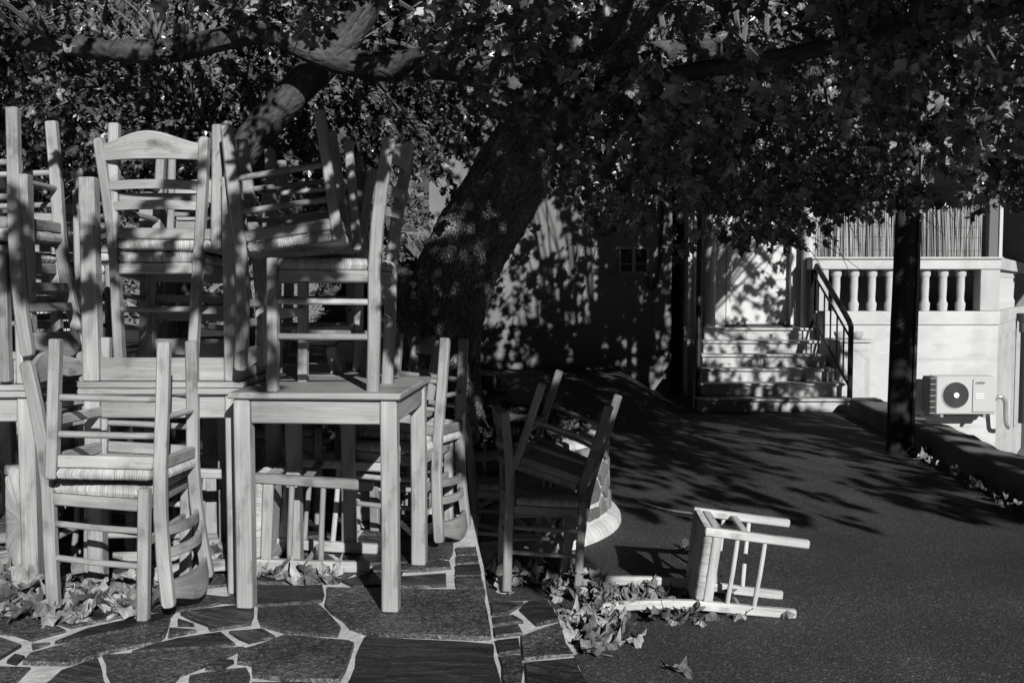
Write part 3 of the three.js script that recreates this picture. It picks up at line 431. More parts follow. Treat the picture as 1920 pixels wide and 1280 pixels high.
// ---------------------------------------------------------------- rush-seated wooden chairs
function makeChair() {
  const c = new THREE.Group(), put = (name, g) => part(name, g, wood[0], c);
  const post = s => bar([V(s * 0.13, 0, -0.162), V(s * 0.143, 0.22, -0.168), V(s * 0.154, 0.43, -0.171), V(s * 0.166, 0.57, -0.181), V(s * 0.179, 0.71, -0.200), V(s * 0.193, 0.865, -0.228)], 0.033, 0.042, V(1, 0, 0), { headRound: 0.016, c: 0.005 });
  for (const s of [-1, 1]) put('back_post', post(s));
  for (const s of [-1, 1]) put('front_leg', bar([V(s * 0.187, 0, 0.172), V(s * 0.187, 0.457, 0.172)], 0.037, 0.037, V(1, 0, 0), { c: 0.005 }));
  put('front_rail', box(-0.167, 0.167, 0.378, 0.418, 0.165, 0.186)); put('back_rail', box(-0.137, 0.137, 0.378, 0.418, -0.186, -0.165));
  for (const s of [-1, 1]) put('side_rail', bar([V(s * 0.191, 0.398, 0.153), V(s * 0.158, 0.398, -0.15)], 0.04, 0.02, V(0, 1, 0)));
  for (const s of [-1, 1]) for (const y of [0.19, 0.31]) put('stretcher', bar([V(s * 0.187, y, 0.153), V(s * (0.166 + y * 0.03), y, 0), V(s * (0.13 + y * 0.056), y, -0.147)], 0.022, 0.022, V(0, 1, 0), { round: 10, capRound: 0.001 }));
  put('front_stretcher', box(-0.168, 0.168, 0.25, 0.285, 0.165, 0.18)); put('back_stretcher', bar([V(-0.13, 0.25, -0.168), V(0.13, 0.25, -0.168)], 0.022, 0.022, V(0, 1, 0), { round: 10, capRound: 0.001 }));
  const slat = (y0, y1, bow, half, arch) => { const rings = []; for (let i = 0; i <= 14; i++) { const t = i / 7 - 1, x = half * t, k = 1 - t * t, a = arch * Math.pow(Math.cos(t * Math.PI / 2), 1.5), zf = yy => -0.165 - Math.max(0, yy - 0.45) * 0.14 - (yy > 0.7 ? (yy - 0.7) * 0.06 : 0) - bow * k, T = 0.008;
      rings.push([[y0, 1], [y1 + a - 0.004, 1], [y1 + a, 0.4], [y1 + a, -0.4], [y1 + a - 0.004, -1], [y0, -1]].map(([y, s]) => V(x, y, zf(y) + s * T))); } return loft(rings, { crease: 0.7 }); };
  put('crest_rail', slat(0.782, 0.84, 0.03, 0.172, 0.038)); put('slat', slat(0.678, 0.71, 0.034, 0.163, 0)); put('slat', slat(0.606, 0.638, 0.034, 0.157, 0));
  // rush seat: cords wrapped over the rails, so the rim is ridged
  const out = [[-0.165, 0.189], [0.165, 0.189], [0.168, 0.155], [0.203, 0.150], [0.172, -0.145], [0.139, -0.152], [0.134, -0.188], [-0.134, -0.188], [-0.139, -0.152], [-0.172, -0.145], [-0.203, 0.150], [-0.168, 0.155]];
  const rim = []; for (let i = 0; i < out.length; i++) { const a = out[i], b = out[(i + 1) % out.length], L = Math.hypot(b[0] - a[0], b[1] - a[1]), n = Math.max(1, Math.round(L / 0.0027)); for (let k = 0; k < n; k++) rim.push([a[0] + (b[0] - a[0]) * k / n, a[1] + (b[1] - a[1]) * k / n, i]); }
  const rnd = rngOf(4), cord = []; for (let k = 0; k < rim.length; k++) cord.push(k % 3 ? (k % 3 === 1 ? 1 : 0.9) * (0.7 + 0.6 * hash2(Math.floor(k / 3), 2, 2)) : -0.6);
  const rings = [[0.05, 0.4185], [0.008, 0.421], [0.0, 0.436], [0.005, 0.45], [0.02, 0.457], [0.06, 0.457], [0.12, 0.451], [0.168, 0.447]].map(([ins, y], q) => rim.map(([x, z], k) => { const f = 1 - ins / 0.18, e = q > 0 && q < 6 ? cord[k] * 0.0018 : 0; return V(x * f + Math.sign(x) * e * (Math.abs(x) > 0.15 ? 1 : 0), y + (q > 2 ? e * 0.8 : 0), z * f + Math.sign(z) * e * (Math.abs(z) > 0.15 ? 1 : 0)); }));
  part('rush_seat', loft(rings, { crease: 0.9 }), rush, c);
  return c;
}
const chairModel = makeChair();
const chairs = {};
function chair(key, pos, q, tone, label, group, scale = 1) {
  const c = chairModel.clone(); c.name = numbered('wooden_chair'); scene.add(c); c.position.set(...pos); if (q.isQuaternion) c.quaternion.copy(q); else c.quaternion.set(...q).normalize(); c.scale.setScalar(scale);
  const k = wood.indexOf(tone), pick = rngOf(key.charCodeAt(0) * 31 + key.length); c.traverse(o => { if (o.isMesh && o.name !== 'rush_seat') o.material = k < 0 ? tone : pick() < 0.6 ? tone : wood[(k + 1 + Math.floor(pick() * 4)) % 6]; });
  chairs[key] = c; return tag(c, label, 'chair', group);
}
const yaw = a => new THREE.Quaternion().setFromAxisAngle(V(0, 1, 0), a);
const flip = (x, z, dx, dz) => quatFrom(V(x, -1, z), V(dx, 0, dz));   // upside down, front towards dx, dz
const G1 = 'chairs stacked on the terrace floor', G2 = 'chairs stacked on the tables', G3 = 'chairs lying on their backs', G4 = 'chairs stacked on the asphalt';
chair('A', [-1.402, 0.006, -3.397], [0.0192, 0.6928, -0.0078, 0.7208], wood[3], 'upright wooden chair standing in leaves at the left front, carrying an upturned chair', G1);
chair('B', [-1.31, 0.937, -3.343], [-0.7141, 0.0264, 0.6996, -0.0015], wood[0], 'upturned wooden chair on the left front stack, its back hanging to the ground', G1);
chair('C', [-1.89, 1.738, -3.551], [-0.7217, 0.0019, 0.6922, -0.0058], wood[2], 'upturned wooden chair at the far left, its legs the tallest in the picture', G2);
chair('C2', [-1.93, 0.788, -3.56], [0, 0.7, 0, 0.714], wood[1], 'upright wooden chair under the tall upturned chair at the far left', G2);
chair('D', [-1.283, 0.775, -3.673], [0.0002, 0.9983, -0.04, 0.0222], wood[0], 'upright wooden chair on the left table seen from behind, arched crest rail on top', G2);
chair('E', [-1.257, 1.70, -3.737], [-0.0059, -0.0238, -0.9997, -0.0063], wood[3], 'upturned wooden chair resting on the seat of the chair seen from behind', G2);
chair('F', [-0.634, 0.757, -3.482], [-0.0075, -0.7282, -0.0003, 0.6854], wood[0], 'upright wooden chair standing on the front table, its back to the tree', G2);
chair('G', [-0.856, 1.704, -3.607], [0.7316, 0.0597, 0.678, -0.0381], wood[2], 'tilted upturned wooden chair on the front table stack, its back hanging over the table edge', G2);
chair('H2', [-0.498, 0.006, -4.216], [0, 0.6196, 0, 0.7843], wood[3], 'upright wooden chair standing behind the front table with an upturned chair on it', G1);
chair('H', [-0.409, 0.905, -4.317], [-0.7906, 0.0428, 0.6107, 0.0092], wood[5], 'upturned wooden chair behind the front table, its back hanging near the terrace edge', G1);
chair('I', [-0.547, 0.188, -3.873], [-0.477, 0.5212, 0.4867, 0.5137], wood[4], 'wooden chair lying on its back under the front table', G3);
chair('W', [-1.12, 0.188, -4.06], [-0.43, 0.58, 0.53, 0.45], wood[0], 'wooden chair lying on its back behind the left table leg', G3);
chair('J', [1.293, -0.178, -4.393], [-0.4815, 0.5129, 0.4581, 0.5433], paleWood, 'pale wooden chair lying alone on its back on the asphalt', G3);
chair('K', [0.122, -0.348, -4.718], [0.0043, 0.7406, -0.0362, 0.6709], wood[3], 'upright wooden chair on the asphalt before the stone planter', G4);
chair('L', [0.355, 0.613, -4.81], [-0.7809, 0.0688, 0.6004, 0.1578], wood[3], 'upturned wooden chair leaning askew on the chair before the stone planter', G4);
chair('K2', [-0.02, -0.348, -5.12], yaw(1.5), wood[1], 'upright wooden chair hidden behind the askew stack next to the planter', G4);
chair('S1', [-0.86, 0.757, -4.26], quatFrom(V(0, 1, 0), V(-0.96, 0, 0.27)), wood[1], 'upright wooden chair in the second row behind the front table stack', G2);
chair('S2', [-0.86, 1.70, -4.25], flip(0.08, 0.05, 0.99, -0.05), wood[3], 'upturned wooden chair in the second row, its legs rising behind the tilted chair', G2);
chair('P1', [-2.05, 0.757, -4.4], yaw(2.2), wood[1], 'upright wooden chair in the second row behind the tall upturned chair at the left', G2);
chair('P2', [-2.05, 1.68, -4.4], flip(0.03, 0.02, 0.6, 0.8), wood[3], 'upturned wooden chair in the second row at the far left, feet against the foliage', G2);
chair('Q1', [-1.42, 0.757, -4.45], yaw(0.25), wood[1], 'upright wooden chair in the second row behind the arched crest rail', G2);
chair('Q2', [-1.4, 1.68, -4.45], flip(0.02, 0.02, -0.3, -0.95), wood[5], 'upturned wooden chair in the second row behind the arched crest rail', G2);
chair('N1', [-1.55, 0.2, -3.98], quatFrom(V(-0.72, 0.05, 0.69), V(0.04, 1, -0.03)), wood[5], 'wooden chair lying on its back in the leaves at the lower left edge', G3);
chair('N2', [-1.66, 0.2, -4.22], quatFrom(V(-0.85, 0.05, 0.5), V(0.04, 1, -0.03)), wood[3], 'wooden chair lying on its back behind another at the lower left edge', G3);
chair('U1', [-0.62, 0.006, -4.62], yaw(-1.2), wood[5], 'upright wooden chair at the back of the terrace behind the front table', G1);
chair('U2', [-1.15, 0.006, -4.6], yaw(0.4), wood[1], 'upright wooden chair in the shade at the back of the terrace below the second row', G1);

// ---------------------------------------------------------------- square taverna tables
function makeTable(w, d, h) {
  const t = new THREE.Group(), L = 0.057, put = (n, g, m = 0) => part(n, g, tableWood[m], t);
  put('table_top', bar([V(-w / 2 - 0.016, h - 0.011, 0), V(w / 2 + 0.016, h - 0.011, 0)], 0.022, d + 0.032, V(0, 1, 0), { c: 0.005, capRound: 0.005 }), 0);
  for (const [sx, sz] of [[-1, 1], [1, 1], [-1, -1], [1, -1]]) { const x = sx * (w / 2 - L / 2), z = sz * (d / 2 - L / 2); put('leg', bar([V(x, 0, z), V(x, h - 0.023, z)], L, L, V(1, 0, 0), { c: 0.005 }), 1); }
  for (const s of [-1, 1]) { put('apron', box(-w / 2 + L + 0.001, w / 2 - L - 0.001, h - 0.108, h - 0.024, s * (d / 2 - 0.02) - 0.011, s * (d / 2 - 0.02) + 0.011), 0); put('apron', box(s * (w / 2 - 0.02) - 0.011, s * (w / 2 - 0.02) + 0.011, h - 0.108, h - 0.024, -d / 2 + L + 0.001, d / 2 - L - 0.001), 0); }
  return t;
}
const tableModel = makeTable(0.567, 0.619, 0.754);
function table(x, y, z, a, over, label) { const t = tableModel.clone(); t.name = numbered('wooden_table'); scene.add(t); t.position.set(x, y, z); t.rotation.set(over ? Math.PI : 0, over ? -a : a, 0); return tag(t, label, 'table', 'square wooden tables'); }
table(-0.649, 0.006, -3.594, -0.078, false, 'square wooden table in front, a chair lying under it and a chair standing on it');
table(-1.262, 0.0, -3.79, 0, false, 'square wooden table under an upturned table, left of the front table');
table(-1.262, 1.51, -3.79, 0, true, 'upturned wooden table lying top down under the chair seen from behind');
table(-1.985, 0.0, -3.68, 0.07, false, 'square wooden table at the left edge under an upturned table');
table(-1.985, 1.51, -3.68, 0.07, true, 'upturned wooden table at the left edge carrying the tall upturned chair');
table(-0.95, 0.0, -4.32, 0.03, false, 'square wooden table in the second row behind the front table');
table(-1.58, 0.0, -4.5, 0.02, false, 'square wooden table in the second row behind the left tables');
table(-2.2, 0.0, -4.45, 0.04, false, 'square wooden table in the second row at the far left');

// ---------------------------------------------------------------- leaves
const HALF = [[0, 0], [0.13, -0.1], [0.4, -0.04], [0.46, 0.1], [0.33, 0.2], [0.58, 0.46], [0.47, 0.54], [0.27, 0.47], [0.22, 0.7], [0.11, 0.84], [0, 1]];
const OUTLINE = [...HALF, ...HALF.slice(1, -1).reverse().map(([x, y]) => [-x, y])];
function leafGeo(seed, fold, curl, twist, levels) {   // palmate leaf: stalk end at the origin, tip along +y, creased along its veins and curled
  const r = rngOf(seed), C = [0, 0.3], ring = OUTLINE.map(([x, y]) => [x * (0.9 + r() * 0.25), y * (0.92 + r() * 0.16)]), n = ring.length;
  const ph = r() * 6, w = (x, y, e) => { const a = curl * (y - 0.3), lift = Math.abs(x) * fold + x * y * twist + 0.1 * Math.sin(x * 9 + ph) * e + 0.08 * Math.sin(y * 11 + ph * 2) * e; const yy = 0.3 + Math.sin(a) / (curl || 1e-3), zz = (1 - Math.cos(a)) / (curl || 1e-3); return V(x * (1 - 0.25 * Math.min(1, Math.abs(fold))), yy, zz + lift); };
  const pos = [], c = w(C[0], C[1], 0), put = (...q) => q.forEach(p => pos.push(p.x, p.y, p.z));
  for (let i = 0; i < n; i++) { const a = ring[i], b = ring[(i + 1) % n]; const A = w(...a, 1), B = w(...b, 1);
    if (levels < 2) put(c, A, B); else { const m = (p, e) => w(C[0] + (p[0] - C[0]) * 0.5, C[1] + (p[1] - C[1]) * 0.5, e), a2 = m(a, i % 2 ? 0.9 : -0.6), b2 = m(b, (i + 1) % 2 ? 0.9 : -0.6); put(c, a2, b2, a2, A, B, a2, B, b2); } }
  const g = new THREE.BufferGeometry(); g.setAttribute('position', new THREE.Float32BufferAttribute(pos, 3)); return g;
}
const finish = (g, crease) => { const q = toCreasedNormals(g, crease); q.setAttribute('uv', new THREE.Float32BufferAttribute(Array.from({ length: q.attributes.position.count }, (_, i) => [q.attributes.position.getX(i), q.attributes.position.getY(i)]).flat(), 2)); return q; };
const stalk = (len, r) => { const g = loft([0, 1].map(t => [0, 1, 2].map(k => V(Math.cos(k * 2.1) * r, -len * (1 - t), Math.sin(k * 2.1) * r))), { caps: false, crease: null }).deleteAttribute('uv'); g.deleteAttribute('normal'); return g; };
const freshLeaves = [[1, 0.5, 0.9, 0.2], [2, -0.45, 1.3, -0.5], [3, 0.8, 1.7, 0.5], [4, 0.3, -0.9, 0.4]].map(([s, f, c, t]) => finish(mergeGeometries([leafGeo(s, f, c, t, 1), stalk(0.35, 0.012)]), 0.5));
const dryLeaves = [[11, 0.4, 2.2, 0.6], [12, -0.4, 2.8, -0.8], [13, 0.55, 1.5, 1.1], [14, 0.3, -2.4, -1.0], [15, 0.5, 2.0, 0.5], [16, -0.5, 1.7, 1.2]].map(([s, f, c, t]) => finish(mergeGeometries([leafGeo(s, f, c, t, 2), stalk(0.4, 0.014)]), 1.3));
const leafTone = [0.16, 0.28, 0.09].map(v => mat(v, { roughness: 0.3, side: THREE.DoubleSide }));
const leafVein = greyTexture(128, 128, (u, v) => 0.7 + 0.5 * (fbm(u * 5, v * 5, 5, 5, 12, 4) - 0.5) + 0.18 * (vnoise(u * 40, v * 40, 40, 40, 2) - 0.5));
const dryTone = [0.42, 0.3, 0.56, 0.17].map(v => mat(v, { roughness: 0.75, side: THREE.DoubleSide, map: leafVein }));

// ---------------------------------------------------------------- the two trees
const limbs = { trunk: [[-0.54, -0.06, -6.3], [-0.50, 0.5, -6.3], [-0.456, 0.903, -6.3], [-0.335, 1.246, -6.25], [-0.152, 1.582, -6.2], [0.017, 1.872, -6.1], [0.163, 2.118, -6.0], [0.361, 2.333, -5.8], [0.564, 2.504, -5.5], [0.812, 2.74, -5.2], [1.2, 3.1, -4.6]],
  left: [[0.099, 2.03, -6.05], [-0.085, 2.43, -6.3], [-0.387, 2.59, -6.5], [-0.809, 2.633, -6.8], [-1.3, 2.72, -6.9], [-1.9, 3.0, -6.9]],
  right: [[0.14, 2.08, -6.0], [0.702, 2.23, -5.4], [1.298, 2.25, -4.9], [1.871, 2.30, -4.5], [2.5, 2.4, -4.3], [3.4, 2.6, -4.2]],
  over: [[0.5, 2.45, -5.6], [0.6, 2.9, -4.2], [0.5, 3.3, -2.6], [0.2, 3.7, -0.9]], far: [[0.3, 2.3, -5.9], [1.2, 2.7, -6.6], [2.2, 2.7, -7.2], [3.2, 2.9, -7.6], [4.2, 3.0, -7.8]] };
const limbs2 = { trunk: [[-3.0, -0.4, -7.9], [-2.72, 0.8, -7.7], [-2.352, 1.679, -7.5], [-1.969, 2.211, -7.4], [-1.581, 2.588, -7.3], [-1.225, 2.913, -7.2], [-0.84, 3.4, -7.1]],
  left: [[-1.3, 2.83, -7.2], [-1.788, 2.963, -7.2], [-2.603, 2.861, -7.3], [-3.437, 2.943, -7.4], [-4.371, 3.068, -7.5]], back: [[-2.2, 1.9, -7.45], [-2.6, 2.3, -8.4], [-3.2, 2.7, -9.4]] };
const vec = a => a.map(p => V(...p));
const tree = thing('plane_tree', 'big leaning plane tree with scaly bark growing from the stone planter', 'tree', [0, 0, 0]);
const tree2 = thing('plane_tree', 'slimmer tree leaning right behind the stacked chairs, its limb crossing the top left', 'tree', [0, 0, 0]);
const trunkGeo = tube(vec(limbs.trunk), [0.4, 0.30, 0.28, 0.255, 0.235, 0.22, 0.2, 0.17, 0.14, 0.1, 0.05], 132, 0.16, 3, 0.011);
const flare = tube(vec([[-0.5, -0.1, -6.25], [-0.6, 0.5, -6.22], [-0.68, 0.95, -6.2], [-0.66, 1.16, -6.2], [-0.6, 1.24, -6.22]]), [0.34, 0.28, 0.2, 0.13, 0.03], 100, 0.14, 9, 0.009);
part('trunk', mergeGeometries([trunkGeo, flare]), bark, tree);
part('limb', tube(vec(limbs.left), [0.12, 0.125, 0.12, 0.105, 0.09, 0.05], 20, 0.12, 4), smoothBark, tree);
part('limb', tube(vec(limbs.right), [0.08, 0.05, 0.042, 0.038, 0.03, 0.02], 12, 0.08, 5), smoothBark, tree);
part('limb', tube(vec(limbs.over), [0.1, 0.08, 0.06, 0.03], 10, 0.08, 6), smoothBark, tree);
part('limb', tube(vec(limbs.far), [0.12, 0.08, 0.06, 0.05, 0.03], 10, 0.08, 7), smoothBark, tree);
part('trunk', tube(vec(limbs2.trunk), [0.2, 0.16, 0.135, 0.13, 0.125, 0.12, 0.08], 24, 0.14, 12), smoothBark, tree2);
part('limb', tube(vec(limbs2.left), [0.08, 0.09, 0.09, 0.085, 0.05], 18, 0.14, 13), smoothBark, tree2);
part('limb', tube(vec(limbs2.back), [0.08, 0.06, 0.03], 8, 0.1, 14), smoothBark, tree2);
const crown = new THREE.Group(); crown.name = 'crown'; tree.add(crown); const crown2 = new THREE.Group(); crown2.name = 'crown'; tree2.add(crown2);

const lerpTable = (t, x) => { if (x <= t[0][0]) return t[0][1]; for (let i = 1; i < t.length; i++) if (x <= t[i][0]) { const [a, p] = t[i - 1], [b, q] = t[i]; return p + (q - p) * (x - a) / (b - a); } return t[t.length - 1][1]; };
// height of the hanging edge of the crown over the yard: above the terrace, and over the far side of the planter
const hemNear = [[-3, 2.5], [-0.46, 2.3], [-0.1, 2.05], [0.26, 1.9], [0.4, 1.84], [0.69, 1.8], [0.97, 1.71], [1.26, 1.8], [1.54, 1.93], [1.97, 1.86], [2.4, 1.8], [2.74, 1.82], [4, 1.9]];
const hemFar = [[-6, 1.7], [-4, 1.95], [-2.13, 1.62], [-0.67, 1.6], [-0.3, 1.75], [-0.04, 1.92], [0.3, 1.86], [0.58, 1.62], [1, 1.52], [1.42, 1.36], [1.83, 1.52], [2.17, 1.38], [2.33, 1.62], [2.67, 1.69], [3.08, 1.57], [3.5, 1.66], [4, 1.75], [6, 2.0]];
const hem = (x, z) => { if (z < -8.6 && x > -1.6) return x > 0.5 ? 2.0 : 2.4; const t = Math.max(0, Math.min(1, (-z - 5.2) / 1.6)); return (1 - t) * lerpTable(hemNear, x) + t * lerpTable(hemFar, x); };
const rim = [[-3, -6.25], [-1.5, -6.1], [-1.25, -5.85], [-0.7, -5.65], [-0.3, -5.4], [0.2, -5.85], [1, -5.95], [6, -6.1]];   // how far the crown reaches out over the terrace, measured where its shade ends on the yard
const kx = SUN.x / SUN.z, ky = SUN.y / SUN.z;
function mayGrow(p, r) {  // crown is also left open where sun should fall on walls, steps and planter
  if (p.y < hem(p.x, p.z)) return false;
  if (p.z - (p.y - ASPHALT) / ky > lerpTable(rim, p.x - kx / ky * (p.y - ASPHALT)) + (n3(p.x * 1.5 + 30, p.y * 1.5 + 30, 7, 44) - 0.5) * 1.0) return false;      // the crown ends above the terrace
  if (Math.hypot(p.x, p.y - 1.12, p.z) < 1.35) return false;
  if (p.z > -3.6 && p.y < 1.3 - p.z * 0.33) return false;
  const hx = p.x - kx * (p.z + 12.6), hyy = p.y - ky * (p.z + 12.6); if (hx > 3.9 && hyy > -1.3 && hyy < 2.3) return false; if (hx > 2.35 && hyy > -0.9 && hyy < 2.6 && hash2(Math.floor(p.x * 9), Math.floor(p.y * 9) + 50 * Math.floor(p.z * 9), 5) > (hyy < 0.5 ? (p.z < -6 ? 0.6 : 0.4) : hx < 3.05 ? 0.6 : p.z < -6 ? 0.3 : 0.12)) return false;
  const wx = p.x - kx * (p.z + 13.4), wy = p.y - ky * (p.z + 13.4); if (wx > -1.3 && wx < 2.2 && wy > -0.2 && wy < 3 && hash2(Math.floor(p.x * 7), Math.floor(p.y * 7) + 70 * Math.floor(p.z * 7), 6) > (wy > 0.6 && wx < 1.2 ? 0.5 : 1)) return false;
  const gx = p.x - kx / ky * (p.y - ASPHALT), gz = p.z - (p.y - ASPHALT) / ky; if (p.z > -4.8 && gx > 0.2 && gz < -6.2 && gz > -13 && hash2(Math.floor(p.x * 6), Math.floor(p.y * 6) + 90 * Math.floor(p.z * 6), 8) > 0.52) return false;   // unseen leaves thinned at random so that sun dapples the asphalt
  { const qx = p.x - kx * (p.z + 5.6), qy = p.y - ky * (p.z + 5.6); if (qx > 0.3 && qx < 0.95 && qy > -0.45 && qy < 0.3) return false; }
  return true;
}
{
  const rnd = rngOf(2024), spots = [], leaves = [], twigs = [[], []], shoots = [[], []];
  const along = []; [[limbs, 0], [limbs2, 1]].forEach(([L, k]) => { for (const n in L) { const c = new THREE.CatmullRomCurve3(vec(L[n])); for (let i = 4; i <= 20; i++) along.push([c.getPoint(i / 20), k]); } });
  let tries = 0;
  while (spots.length < 4800 && tries++ < 400000) {
    const p = V(-5.5 + rnd() * 11.5, 1.3 + Math.pow(rnd(), 1.25) * 4.3, -12 + rnd() * 12.8);
    if (n3(p.x * 1.1 + 50, p.y * 1.4 + 50, p.z * 1.1 + 50, 23) < (p.z > -3.4 ? 0.49 : p.z > -6 ? 0.435 : p.x > 2.2 && p.z > -8.6 || p.z < -8.6 && p.x > 0.3 ? 0.36 : p.x > 0 && p.z > -8.6 ? 0.39 : 0.415) + 0.1 * rnd()) continue;
    if (p.z > -8.6 && p.z < -3.4 && p.y > hem(p.x, p.z) + 1.15 && rnd() < 0.62) continue;      // light comes in through a thin upper storey
    if (p.z > -3.4 && p.x < 1.4 && p.y > 2.95) continue;
    if (p.z < -8.6 && p.x > -1.6 ? p.y > 5.6 : p.y > 4.6) continue;
    if (!mayGrow(p, 0.1)) continue;
    spots.push(p);
  }
  for (let i = 0; i < 54; i++) { const g = i < 46 ? V(-0.15 + rnd() * 0.55, -0.05 + rnd() * 0.85, -4.7) : V(-2.3 + rnd() * 2.0, 0.95 + rnd() * 0.95, -3.6), y = 2.25 + rnd() * 0.7; spots.push(g.addScaledVector(SUN, (y - g.y) / SUN.y)); }   // added leaf clusters out of view, set towards the sun to shade the stacked chairs
  spots.forEach((p, si) => {
    let best = along[0], bd = 1e9; for (const a of along) { const d = a[0].distanceToSquared(p); if (d < bd) { bd = d; best = a; } }
    const k = best[1], away = p.clone().sub(best[0]).setY(0); if (away.lengthSq() < 0.01) away.set(rnd() - 0.5, 0, rnd() - 0.5); away.normalize();
    const L = 0.28 + rnd() * 0.3, a = p.clone().addScaledVector(away, -L * 0.6).add(V(0, 0.08 + rnd() * 0.12, 0)), e = p.clone().addScaledVector(away, L * 0.5).add(V((rnd() - 0.5) * 0.2, -0.08 - rnd() * 0.22, (rnd() - 0.5) * 0.2));
    twigs[k].push(tube([a, p, e], [0.0055, 0.004, 0.002], 3));
    if (si % 9 === 0) { const s = best[0], m = s.clone().lerp(a, 0.5).add(V((rnd() - 0.5) * 0.3, 0.15 + rnd() * 0.2, (rnd() - 0.5) * 0.3)); shoots[k].push(tube([s, m, a], [0.022, 0.013, 0.006], 5)); }
    const n = p.z > -3.4 ? 8 + Math.floor(rnd() * 4) : 12 + Math.floor(rnd() * 8);
    for (let i = 0; i < n; i++) {
      const t = (i + 0.3 + rnd() * 0.5) / n, q = t < 0.5 ? a.clone().lerp(p, t * 2) : p.clone().lerp(e, t * 2 - 1);
      const down = V((rnd() - 0.5) * 1.5, -1.0 - rnd() * 0.6, (rnd() - 0.5) * 1.5).addScaledVector(away, 0.3).normalize(), face = V(rnd() - 0.5, rnd() * 0.7, rnd() - 0.5).addScaledVector(SUN, 0.35);
      const size = p.z > -3.4 ? 0.09 + rnd() * 0.06 : 0.045 + 0.085 * rnd() * (0.4 + 0.6 * rnd()); q.addScaledVector(down, 0.35 * size); q.x += (rnd() - 0.5) * 0.08; q.z += (rnd() - 0.5) * 0.08;
      if (si < 4800 && !mayGrow(q, 0.05)) continue;
      leaves.push({ q, o: quatFrom(down, face), size, v: Math.floor(rnd() * 4), m: Math.floor(rnd() * 3), k, c: 0.45 + rnd() * rnd() * 1.8 });
    }
  });
  for (const k of [0, 1]) { const C = k ? crown2 : crown; const t = part('twigs', mergeGeometries(twigs[k]), twigBark, C); t.userData.kind = 'stuff'; if (shoots[k].length) part('branches', mergeGeometries(shoots[k]), twigBark, C).userData.kind = 'stuff'; }
  // the leaves that show largest are single pieces, the mass of the others is one
  const inView = l => { const d = -l.q.z; return d > 2 && Math.abs(l.q.x / d) < 0.53 && (l.q.y - 1.12) / d < 0.295; };
  leaves.forEach(l => { l.show = inView(l) && l.k === 0 ? l.size / l.q.distanceTo(camera.position) : 0; });
  const order = leaves.slice().sort((a, b) => b.show - a.show), single300 = new Set(order.slice(0, 300));
  for (const l of single300) { const m = part(numbered('leaf'), freshLeaves[l.v], leafTone[l.m], crown); m.position.copy(l.q); m.quaternion.copy(l.o); m.scale.setScalar(l.size); }
  const M = new THREE.Matrix4();
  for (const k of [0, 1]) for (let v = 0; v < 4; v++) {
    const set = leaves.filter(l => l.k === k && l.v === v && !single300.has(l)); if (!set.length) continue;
    const im = new THREE.InstancedMesh(freshLeaves[v], mat(k ? 0.11 : 0.2, { roughness: 0.3, side: THREE.DoubleSide }), set.length);  // second tree's leaves get a darker colour in place of shade
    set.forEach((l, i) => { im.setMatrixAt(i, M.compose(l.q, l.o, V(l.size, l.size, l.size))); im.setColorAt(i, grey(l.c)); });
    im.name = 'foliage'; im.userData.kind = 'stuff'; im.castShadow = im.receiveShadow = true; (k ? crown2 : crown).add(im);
  }
  console.log('spots', spots.length, 'leaves', leaves.length);
}

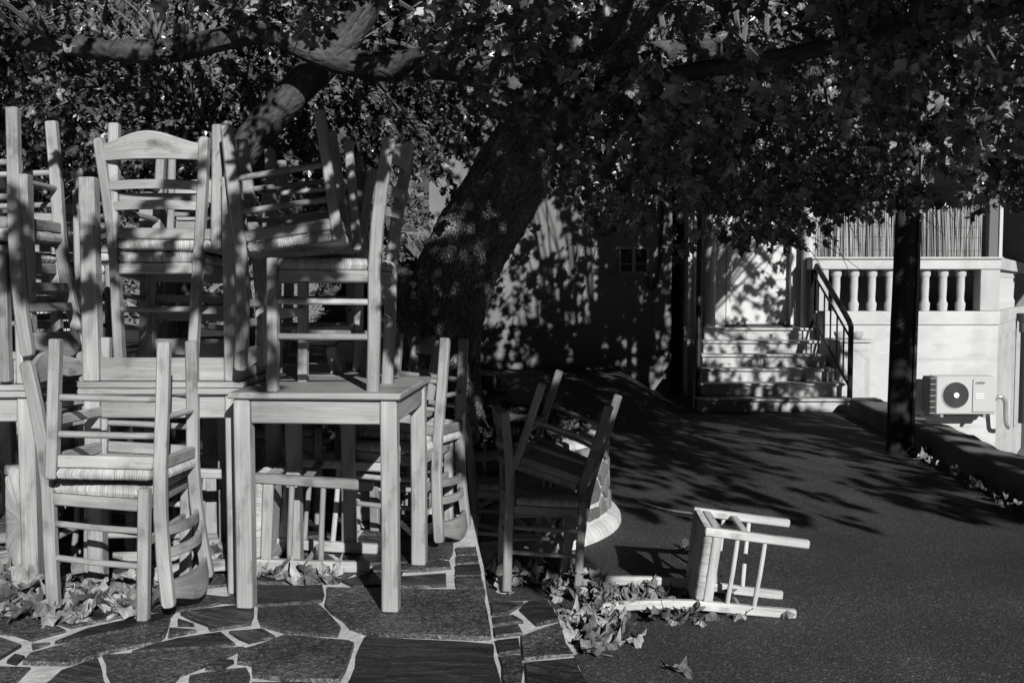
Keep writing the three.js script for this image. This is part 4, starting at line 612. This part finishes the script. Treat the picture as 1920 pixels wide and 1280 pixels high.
// ---------------------------------------------------------------- fallen leaves
{
  const rnd = rngOf(909);
  const lay = (x, y, z, size, label, group, tilt = 1) => { const m = single('fallen_leaf', dryLeaves[Math.floor(rnd() * 6)], dryTone[Math.floor(rnd() * 4)], label, 'leaf', group); m.position.set(x, y, z); const a = rnd() * 6.28, up = V(Math.cos(a), (rnd() - 0.5) * 0.55 * tilt, Math.sin(a)), face = V((rnd() - 0.5) * 1.3 * tilt, rnd() < 0.4 ? -1 : 1, (rnd() - 0.5) * 1.3 * tilt); m.quaternion.copy(quatFrom(up, face)); m.scale.setScalar(size); };
  const heap = (blobs, n, base, label, group) => { for (let i = 0; i < n; i++) { const [bx, bz, rx, rz, h] = blobs[Math.floor(rnd() * blobs.length)], a = rnd() * 6.28, r = Math.sqrt(rnd()), x = bx + Math.cos(a) * r * rx, z = bz + Math.sin(a) * r * rz, top = h * (1 - r * r); lay(x, base + 0.012 + top * (0.25 + 0.75 * rnd()), z, 0.06 + rnd() * 0.065, label, group); } };
  heap([[0.02, -4.95, 0.16, 0.16, 0.12], [0.12, -4.75, 0.2, 0.16, 0.1], [0.3, -4.6, 0.16, 0.14, 0.1], [0.42, -4.4, 0.2, 0.18, 0.06], [0.6, -4.22, 0.26, 0.1, 0.04], [0.38, -4.15, 0.16, 0.16, 0.05], [0.34, -3.9, 0.1, 0.14, 0.03], [0.62, -4.5, 0.26, 0.1, 0.03]], 165, ASPHALT, 'dry curled leaf in the heap between the terrace edge and the lying chair', 'leaves heaped below the terrace edge');
  heap([[-1.62, -3.38, 0.2, 0.18, 0.06], [-1.4, -3.42, 0.16, 0.16, 0.07], [-1.78, -3.5, 0.2, 0.2, 0.06], [-1.3, -3.32, 0.09, 0.12, 0.04], [-1.55, -3.2, 0.12, 0.08, 0.03], [-1.2, -3.85, 0.08, 0.18, 0.07]], 100, 0.006, 'dry curled leaf in the drift around the left front chair', 'leaves drifted under the left front chair');
  for (let i = 0; i < 14; i++) lay(-0.98 + rnd() * 0.34, 0.022, -3.72 + rnd() * 0.12, 0.07 + rnd() * 0.05, 'dry leaf on the paving below the chair under the front table', 'leaves under the front table', 0.5);
  for (const [x, z] of [[1.06, -4.28], [1.2, -4.25], [0.98, -4.22], [0.9, -4.55], [1.02, -4.52]]) lay(x, ASPHALT + 0.025, z, 0.075, 'dry curled leaf lying against the back post of the chair on the asphalt', 'leaves along the lying chair', 0.9);
  for (const [x, z, s] of [[0.98, -5.3, 0.09], [0.62, -3.62, 0.1], [0.5, -3.95, 0.09]]) lay(x, ASPHALT + 0.02, z, s, 'single dry leaf lying apart on the bare asphalt', 'stray leaves on the asphalt', 0.8);
  for (const [x, z] of [[3.5, -8.25], [3.42, -8.1], [3.46, -7.4], [3.38, -7.1], [3.4, -6.7], [3.33, -6.5], [3.36, -6.85], [3.3, -6.3], [3.45, -7.9], [3.48, -8.0], [3.36, -6.6], [3.44, -7.2], [3.31, -6.4], [3.4, -6.95]]) lay(x, ASPHALT + 0.03, z, 0.11, 'dry leaf caught at the foot of the parapet', 'leaves along the parapet', 0.9);
  const twigOnGround = single('fallen_twig', tube([V(0.86, ASPHALT + 0.012, -6.55), V(0.98, ASPHALT + 0.02, -6.3), V(1.12, ASPHALT + 0.015, -6.2), V(1.32, ASPHALT + 0.012, -6.12)], [0.008, 0.007, 0.007, 0.004], 5), mat(0.2), 'thin bare twig lying on the asphalt behind the fallen chair', 'twig');
  // litter in the planter: too many small leaves to count
  const N = 420, im = new THREE.InstancedMesh(dryLeaves[0], dryTone[1], N), M = new THREE.Matrix4(); for (let i = 0; i < N; i++) { const a = rnd() * 6.28, r = Math.sqrt(rnd()) * 1.05, s = 0.06 + rnd() * 0.06; im.setMatrixAt(i, M.compose(V(PX + Math.cos(a) * r, ASPHALT + (r > 0.76 ? 0.585 : 0.49 + rnd() * 0.05), PZ + Math.sin(a) * r), quatFrom(V(rnd() - 0.5, (rnd() - 0.5) * 0.5, rnd() - 0.5), V(rnd() - 0.5, 1, rnd() - 0.5)), V(s, s, s))); im.setColorAt(i, grey(0.5 + rnd() * 0.7)); }
  im.name = 'leaf_litter'; im.castShadow = im.receiveShadow = true; scene.add(im); tag(im, 'dry leaf litter lying on the soil inside the stone planter', 'leaf litter', null, 'stuff');
}

scene.traverse(o => { if (o.isMesh) { o.castShadow = true; o.receiveShadow = true; } });
renderer.render(scene, camera);
